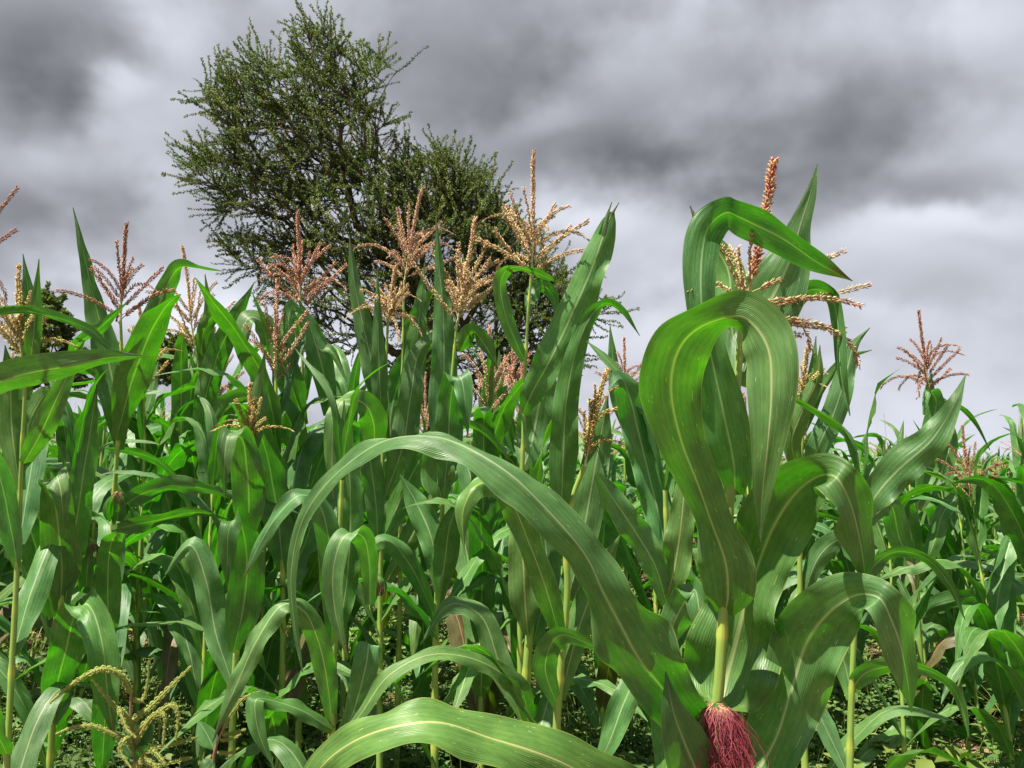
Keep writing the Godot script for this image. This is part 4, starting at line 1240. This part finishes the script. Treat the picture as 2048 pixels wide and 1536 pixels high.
		{"p": [[1704, 1380, 0, 30, 0], [1730, 1345, -0.02, 50, 40], [1790, 1332, -0.05, 54, 45], [1850, 1338, -0.07, 40, 50], [1900, 1370, -0.08, 28, 45], [1926, 1420, -0.08, 18, 30], [1938, 1475, -0.08, 2, 10]]},
		{"p": [[1720, 1060, 0.02, 30, 0], [1780, 1010, 0.06, 50, 0], [1800, 1080, 0.1, 50, 0], [1830, 1130, 0.1, 3, 0]]},
		{"p": [[1704, 1400, 0.02, 30, 0], [1690, 1330, 0.05, 50, 10], [1660, 1260, 0.06, 50, 10], [1630, 1250, 0.06, 3, 0]]},
	]},
	{"seed": 18, "d": 2.1, "low": 2, "rad": [0.0125, 0.004], "label": "maize plant with yellow tassel partly hidden behind the big foreground plant",
	"stalk": [[1602, 1330], [1600, 1180], [1600, 1020], [1604, 880], [1606, 800]],
	"leaves": [
		{"p": [[1600, 960, 0, 30, 0], [1584, 880, -0.04, 46, 0], [1606, 820, -0.06, 46, 10], [1634, 760, -0.06, 30, 10], [1640, 690, -0.06, 2, 0]], "v": 0.35},
		{"p": [[1604, 1000, 0, 34, 0], [1634, 900, -0.02, 50, 0], [1670, 820, -0.02, 56, 5], [1694, 740, -0.01, 42, 5], [1708, 690, 0.0, 22, 0], [1740, 655, 0.0, 2, 0]]},
		{"p": [[1604, 870, 0, 16, 0], [1616, 800, -0.01, 26, 0], [1626, 740, -0.01, 20, 0], [1632, 672, -0.01, 2, 0]]},
		{"p": [[1606, 860, 0.02, 20, 0], [1650, 770, 0.03, 24, 30], [1690, 720, 0.03, 20, 40], [1744, 700, 0.03, 2, 30]]},
		{"p": [[1604, 1200, 0, 30, 0], [1640, 1110, -0.02, 50, 0], [1680, 1080, -0.04, 44, 30], [1730, 1100, -0.05, 3, 20]]},
	],
	"tassel": {"from": [1606, 820], "to": [1610, 690], "m": "straw", "n": 11, "spread": 32.0}},
	{"seed": 19, "d": 1.75, "low": 2, "rad": [0.013, 0.005], "label": "maize plant with pale ribbed blue-green leaf close behind the big arching loop",
	"stalk": [[1336, 1420], [1332, 1250], [1334, 1100], [1330, 980]],
	"leaves": [
		{"p": [[1336, 1130, 0, 36, 0], [1320, 1040, 0.02, 66, 0], [1298, 950, 0.03, 72, 0], [1276, 860, 0.03, 74, 0], [1258, 790, 0.01, 66, 10], [1240, 756, -0.02, 40, 30], [1216, 780, -0.04, 3, 10]]},
		{"p": [[1334, 1210, -0.01, 36, 0], [1310, 1130, -0.03, 62, -10], [1262, 1050, -0.05, 64, -10], [1218, 985, -0.06, 50, 10], [1196, 950, -0.07, 20, 10]]},
		{"p": [[1336, 1190, -0.02, 50, 0], [1350, 1130, -0.03, 72, 0], [1362, 1050, -0.03, 60, 0], [1370, 960, -0.02, 40, 0], [1380, 860, 0.0, 2, 0]]},
		{"p": [[1334, 1290, -0.02, 40, 0], [1346, 1250, -0.06, 70, 0], [1372, 1200, -0.1, 76, 0], [1390, 1180, -0.13, 60, 20], [1400, 1230, -0.15, 50, 0], [1410, 1300, -0.15, 3, 0]]},
		{"p": [[1336, 1400, 0, 36, 0], [1290, 1330, 0.02, 56, 10], [1250, 1400, 0.0, 60, 10], [1220, 1480, -0.02, 50, 10], [1180, 1560, -0.03, 3, 0]]},
	]},
	{"seed": 20, "d": 3.2, "low": 2, "rad": [0.012, 0.004], "label": "shorter maize plant with rosy tassel before the dark tree trunk",
	"stalk": [[1020, 1180], [1022, 980], [1026, 850], [1028, 800]],
	"leaves": [
		{"p": [[1024, 900, 0, 30, 0], [1008, 850, -0.02, 44, 0], [1000, 780, -0.02, 34, 0], [998, 700, -0.02, 2, 0]]},
		{"p": [[1024, 930, 0, 30, 0], [980, 860, 0.0, 40, 10], [960, 820, 0.0, 36, 30], [920, 840, 0.0, 3, 20]]},
	],
	"tassel": {"from": [1028, 800], "to": [1021, 668], "m": "rose", "n": 13, "spread": 48.0}},
	{"seed": 21, "d": 3.3, "low": 2, "rad": [0.012, 0.004], "label": "maize plant with small pink tassel between young tassel and arching loop",
	"stalk": [[1252, 1150], [1250, 950], [1250, 820], [1250, 770]],
	"leaves": [
		{"p": [[1250, 860, 0, 24, 0], [1236, 800, -0.02, 34, 0], [1226, 720, -0.02, 24, 0], [1220, 650, -0.02, 2, 0]]},
		{"p": [[1252, 900, 0, 30, 0], [1270, 830, -0.02, 40, 0], [1290, 780, -0.02, 36, 10], [1330, 760, -0.02, 3, 10]]},
	],
	"tassel": {"from": [1250, 790], "to": [1249, 678], "m": "rose", "n": 11, "spread": 62.0}},
	]

# ---------------------------------------------------------------- the scene
func _ready() -> void:
	rng.seed = 4
	gnoise.seed = 3
	gnoise.frequency = 0.35
	fwd = Vector3(0, sin(deg_to_rad(PITCH)), -cos(deg_to_rad(PITCH)))
	upv = Vector3(0, cos(deg_to_rad(PITCH)), sin(deg_to_rad(PITCH)))
	var cam := Camera3D.new()
	cam.name = "camera"
	cam.position = CAM
	cam.rotation_degrees = Vector3(PITCH, 0, 0)
	cam.fov = rad_to_deg(2.0 * atan(768.0 / FPX))
	cam.near = 0.05
	cam.far = 2000.0
	add_child(cam)
	cam.current = true
	var env := Environment.new()
	env.background_mode = Environment.BG_SKY
	env.sky = make_sky()
	env.background_energy_multiplier = 0.49
	env.tonemap_mode = Environment.TONE_MAPPER_LINEAR
	env.tonemap_exposure = 2.35
	env.sdfgi_enabled = true
	env.ssao_enabled = true
	env.ssil_enabled = true
	var we := WorldEnvironment.new()
	we.name = "world_environment"
	we.environment = env
	add_child(we)
	var sun := DirectionalLight3D.new()
	sun.name = "sun"
	sun.light_energy = 1.6
	sun.light_color = Color(1.0, 0.965, 0.9)
	sun.light_angular_distance = 0.6
	sun.shadow_enabled = true
	add_child(sun)
	sun.look_at_from_position(Vector3.ZERO, -sun_dir, Vector3(0, 0, 1))
	make_materials()
	make_branch_lib()
	make_ground()
	for s in plants():
		photo_plant(s)
	make_field()
	make_trees()
	make_undergrowth()

func make_ground() -> void:
	var b := Buf.new()
	var rings := [0.0]
	var x := 0.12
	while rings[rings.size() - 1] < 700.0:
		rings.append(rings[rings.size() - 1] + x)
		x *= 1.045 if rings[rings.size() - 1] < 20.0 else 1.3
	var ns := 160
	for k in rings.size():
		for j in ns + 1:
			var a := TAU * j / ns
			var p := Vector3(cos(a) * rings[k], 0, sin(a) * rings[k] - 2.0)
			p.y = ground_y(p.x, p.z)
			b.v.append(p)
			b.n.append(Vector3.UP)
			b.uv.append(Vector2(p.x, p.z))
			b.c.append(Color(1, 1, 1))
	for k in rings.size() - 1:
		for j in ns:
			var a := k * (ns + 1) + j
			b.i.append_array(PackedInt32Array([a, a + ns + 1, a + 1, a + 1, a + ns + 1, a + ns + 2]))
	var o := part("ground", b.mesh(M.soil), self)
	meta(o, "brown tilled soil of the maize field", "ground", "", "structure")

func field_height(p: Vector3) -> float:
	# the stand is taller on one side of the field than on the other
	return lerpf(1.90, 1.62, smoothstep(-0.35, 0.55, p.x / -p.z))

func make_field() -> void:
	var r := RandomNumberGenerator.new()
	r.seed = 90
	var proto := []
	var single := []
	var far := []
	for k in 8:
		var o := Node3D.new()
		grown_plant(o, 300 + k, 2.0, true, 0)
		proto.append(o)
		single.append(grown_plant(null, 340 + k, 2.0, false, 0))
		far.append(grown_plant(null, 380 + k, 2.0, false, 1))
	var spots := []
	var turn := deg_to_rad(24.0)
	for a in range(-110, 111):
		for c in range(-180, 181):
			var q := Vector2(a * 0.70 + r.randf_range(-0.1, 0.1), c * 0.34 + r.randf_range(-0.12, 0.12)).rotated(turn)
			var p := Vector3(q.x, 0, q.y - 1.0)
			var d := -p.z
			if d < 2.65 or d > 46.0 or absf(p.x) > d * 0.76 + 0.8:
				continue
			var ok := true
			for s: Vector3 in bases:
				if Vector2(s.x - p.x, s.z - p.z).length() < 0.3:
					ok = false
			if d < 6.0 and r.randf() < 0.2:
				ok = false
			if ok and Vector2(p.x + 1.2, p.z + 14.0).length() > 0.8:
				spots.append(p)
	for q in [[1985, 2.7], [2070, 2.4], [1925, 3.3], [1775, 3.0], [1680, 3.5], [300, 3.0], [540, 3.2], [700, 3.3], [985, 3.3], [1200, 3.0], [1300, 2.7], [430, 2.7], [185, 3.4], [580, 2.6], [960, 2.7]]:
		var p := P(q[0], 900, q[1])
		spots.append(Vector3(p.x, 0, p.z))
	spots.sort_custom(func(u, v): return u.z > v.z)
	var rest := []
	for k in spots.size():
		var p: Vector3 = spots[k]
		p.y = ground_y(p.x, p.z)
		var h := field_height(p) * r.randf_range(0.86, 1.1) / 2.0
		var bs := Basis(Vector3.UP, r.randf() * TAU).scaled(Vector3(h * r.randf_range(0.92, 1.08), h, h * r.randf_range(0.92, 1.08)))
		var t := Transform3D(bs, p)
		if k < 60:
			var which := r.randi_range(0, 7)
			var o: Node3D = proto[which].duplicate()
			o.name = numbered("maize_plant")
			add_child(o)
			o.transform = t
			meta(o, "leafy maize plant with %s in the rows just behind the front plants" % LEAFY[(300 + which) % 8], "maize plant", "maize plants with %s in the rows behind the front" % LEAFY[(300 + which) % 8])
		elif k < 270:
			var o := MeshInstance3D.new()
			var which := r.randi_range(0, 7)
			o.mesh = single[which]
			o.name = numbered("maize_plant")
			add_child(o)
			o.transform = t
			meta(o, "maize plant with %s deep inside the crop behind other rows" % TOPS[(340 + which) % 8], "maize plant", "maize plants with %s deep in the crop" % TOPS[(340 + which) % 8])
		else:
			rest.append(t)
	for o in proto:
		o.free()
	var holder := Node3D.new()
	holder.name = "maize_crop"
	add_child(holder)
	meta(holder, "far rows of the maize crop merging towards the horizon", "crop", "", "stuff")
	for v in 8:
		var mine := []
		for k in rest.size():
			if k % 8 == v:
				mine.append(rest[k])
		var mm := MultiMesh.new()
		mm.transform_format = MultiMesh.TRANSFORM_3D
		mm.mesh = far[v]
		mm.instance_count = mine.size()
		for k in mine.size():
			mm.set_instance_transform(k, mine[k])
		var mi := MultiMeshInstance3D.new()
		mi.name = "far_rows"
		mi.multimesh = mm
		mi.set_meta("kind", "stuff")
		holder.add_child(mi, true)
	print("field ", spots.size())

func make_trees() -> void:
	var d := 14.0
	var foot := P(905, 1000, d)
	foot.y = 0.0
	tree("broad feathery green thorn tree rising above the maize", foot, d, [
		[640, 110, 45, 60, 0.5], [620, 190, 110, 60, 0.9], [520, 160, 40, 40, 0.25], [750, 150, 45, 40, 0.22], [465, 205, 60, 45, 0.42], [450, 350, 80, 36, 0.5], [560, 280, 110, 80, 1.4], [690, 280, 95, 100, 1.6],
		[540, 400, 110, 45, 0.9], [720, 440, 160, 110, 2.8], [860, 380, 90, 70, 1.2], [940, 410, 60, 60, 0.8], [560, 510, 105, 50, 0.8], [880, 500, 150, 90, 2.2], [1000, 500, 60, 60, 0.7],
		[720, 590, 160, 55, 1.0], [940, 630, 170, 75, 1.5], [1090, 590, 70, 35, 0.35], [1175, 625, 45, 16, 0.1], [920, 730, 150, 55, 1.0], [690, 670, 90, 45, 0.35], [1060, 700, 100, 45, 0.6], [1050, 570, 80, 50, 0.6]],
		3600, 2, 0.74, 0.038, 1.0, 31, 0.2, P(850, 640, d))
	d = 34.0
	foot = P(105, 1000, d)
	foot.y = 0.0
	tree("dark green pointed tree far beyond the maize tassels", foot, d, [[95, 690, 45, 60, 1.0], [100, 630, 25, 35, 0.4], [88, 600, 10, 22, 0.1], [60, 740, 40, 40, 0.5]], 260, 3, 0.6, 0.12, 1.0, 33, 0.16, P(100, 720, d))
	foot = P(380, 1000, d)
	foot.y = 0.0
	tree("low rounded bush tree on the horizon behind thin pale tassel", foot, d, [[370, 720, 60, 45, 1.0], [330, 740, 50, 30, 0.5], [190, 740, 70, 35, 0.5]], 260, 3, 0.6, 0.12, 1.0, 35, 0.12, P(360, 760, d))

func make_undergrowth() -> void:
	var r := RandomNumberGenerator.new()
	r.seed = 51
	for kind in 4:
		for variant in 2:
			var mm := MultiMesh.new()
			mm.transform_format = MultiMesh.TRANSFORM_3D
			mm.use_colors = true
			mm.mesh = weed_mesh(kind, 600 + kind * 10 + variant)
			var n: int = [560, 620, 620, 2200][kind]
			mm.instance_count = n
			for k in n:
				var d := 2.1 + 11.0 * pow(r.randf(), 1.5)
				var x := r.randf_range(-1, 1) * (d * 0.72 + 0.3)
				for again in 4:
					if gnoise.get_noise_2d(x * 4.0 + kind * 70.0, d * 4.0) > -0.02:
						break
					d = 2.1 + 11.0 * pow(r.randf(), 1.5)
					x = r.randf_range(-1, 1) * (d * 0.72 + 0.3)
				if k < n / 5 and kind > 0:
					d = r.randf_range(2.2, 4.2)
					x = -d * r.randf_range(0.28, 0.72)
				var s := r.randf_range(0.7, 1.6)
				mm.set_instance_transform(k, Transform3D(Basis(Vector3.UP, r.randf() * TAU).scaled(Vector3(s, s * r.randf_range(0.8, 1.2), s)), Vector3(x, ground_y(x, -d) - 0.005, -d)))
				var g := r.randf_range(0.6, 1.0)
				mm.set_instance_color(k, Color(g * r.randf_range(0.75, 1.15), g, g * r.randf_range(0.6, 1.0)))
			var mi := MultiMeshInstance3D.new()
			mi.name = numbered(["leafy_weeds", "feathery_weeds", "grass_tufts", "dry_litter"][kind])
			mi.multimesh = mm
			add_child(mi)
			meta(mi, ["low broad leafy weeds covering the soil between stalks", "feathery weeds with tiny white flower heads between stalks", "thin green grass tufts on the soil between stalks", "dry straw and dead leaf litter on the soil"][kind], ["weeds", "weeds", "grass", "litter"][kind], "", "stuff")
	amaranth("amaranth weed with many drooping yellow-green flower spikes beside slim stalk", 1.9, [[272, 1560], [262, 1440], [262, 1380]], [
		{"p": [[262, 1385, 0], [240, 1350, -0.02], [205, 1338, -0.04], [165, 1355, -0.05], [130, 1380, -0.05], [100, 1406, -0.05]]},
		{"p": [[262, 1440, 0], [235, 1420, -0.02], [205, 1385, -0.04], [182, 1355, -0.05]], "r": 0.0075},
		{"p": [[262, 1480, 0], [230, 1470, -0.03], [185, 1452, -0.05], [145, 1455, -0.06], [112, 1468, -0.06]], "r": 0.0075},
		{"p": [[266, 1440, 0], [300, 1415, 0.02], [340, 1375, 0.03], [383, 1332, 0.04]], "r": 0.0095},
		{"p": [[264, 1400, 0], [285, 1400, 0.02], [296, 1360, 0.03], [298, 1320, 0.03]], "r": 0.0065},
		{"p": [[268, 1470, 0], [300, 1440, -0.02], [345, 1410, -0.03], [356, 1430, -0.04], [352, 1480, -0.05]], "r": 0.0085},
		{"p": [[268, 1490, 0], [310, 1430, -0.03], [328, 1430, -0.04], [326, 1490, -0.06]], "r": 0.008},
		{"p": [[270, 1500, 0], [340, 1490, -0.02], [396, 1474, -0.03]], "r": 0.008},
		{"p": [[266, 1450, 0], [250, 1430, -0.04], [240, 1420, -0.06], [255, 1460, -0.09], [272, 1475, -0.1]], "r": 0.0085},
		{"p": [[270, 1500, 0], [250, 1480, -0.04], [240, 1500, -0.06], [262, 1536, -0.08]], "r": 0.008},
		{"p": [[272, 1530, 0], [300, 1500, -0.04], [320, 1515, -0.06], [340, 1545, -0.08]], "r": 0.008},
		{"p": [[272, 1540, 0], [360, 1520, -0.02], [385, 1515, -0.03]], "r": 0.007},
		{"p": [[272, 1540, 0], [290, 1520, -0.05], [312, 1535, -0.07], [318, 1560, -0.08]], "r": 0.008},
		{"p": [[268, 1480, 0], [290, 1450, 0.03], [315, 1440, 0.04], [318, 1480, 0.03]], "r": 0.007}],
		[[270, 1500, 250, 1400, 0.02, 26, 20], [272, 1500, 310, 1420, 0.02, 34, -10], [270, 1520, 230, 1450, 0.0, 30, 30], [272, 1530, 300, 1480, -0.05, 32, 0]], 61)
	amaranth("small amaranth weed with one arching spike beside dangling pale leaf", 2.0, [[425, 1560], [430, 1500], [450, 1450]], [
		{"p": [[450, 1450, 0], [465, 1425, -0.01], [490, 1395, -0.02], [520, 1383, -0.03]], "r": 0.0075},
		{"p": [[445, 1470, 0], [470, 1465, 0.01], [492, 1458, 0.02]], "r": 0.007},
		{"p": [[442, 1480, 0], [465, 1478, -0.01], [482, 1468, -0.02]], "r": 0.006},
		{"p": [[436, 1505, 0], [460, 1506, -0.01], [478, 1496, -0.02]], "r": 0.006}],
		[[430, 1500, 395, 1430, 0.03, 40, 25], [428, 1520, 405, 1540, -0.03, 30, 0]], 62)
	# a broken dry stick standing in the soil
	var sp := P(14, 1545, 3.2)
	var foot := Vector3(sp.x, ground_y(sp.x, sp.z), sp.z)
	var o := thing("dry_stick", "broken dry brown stick standing in the soil", "stick", foot)
	var b := Buf.new()
	tube(b, PackedVector3Array([Vector3(0, -0.05, 0), P(36, 1512, 3.2) - foot, P(50, 1478, 3.18) - foot]), PackedFloat32Array([0.03, 0.026, 0.018]), PackedColorArray([Color(0.2, 0.13, 0.08), Color(0.2, 0.13, 0.08), Color(0.24, 0.16, 0.1)]), 9)
	part("shaft", b.mesh(M.bark), o)
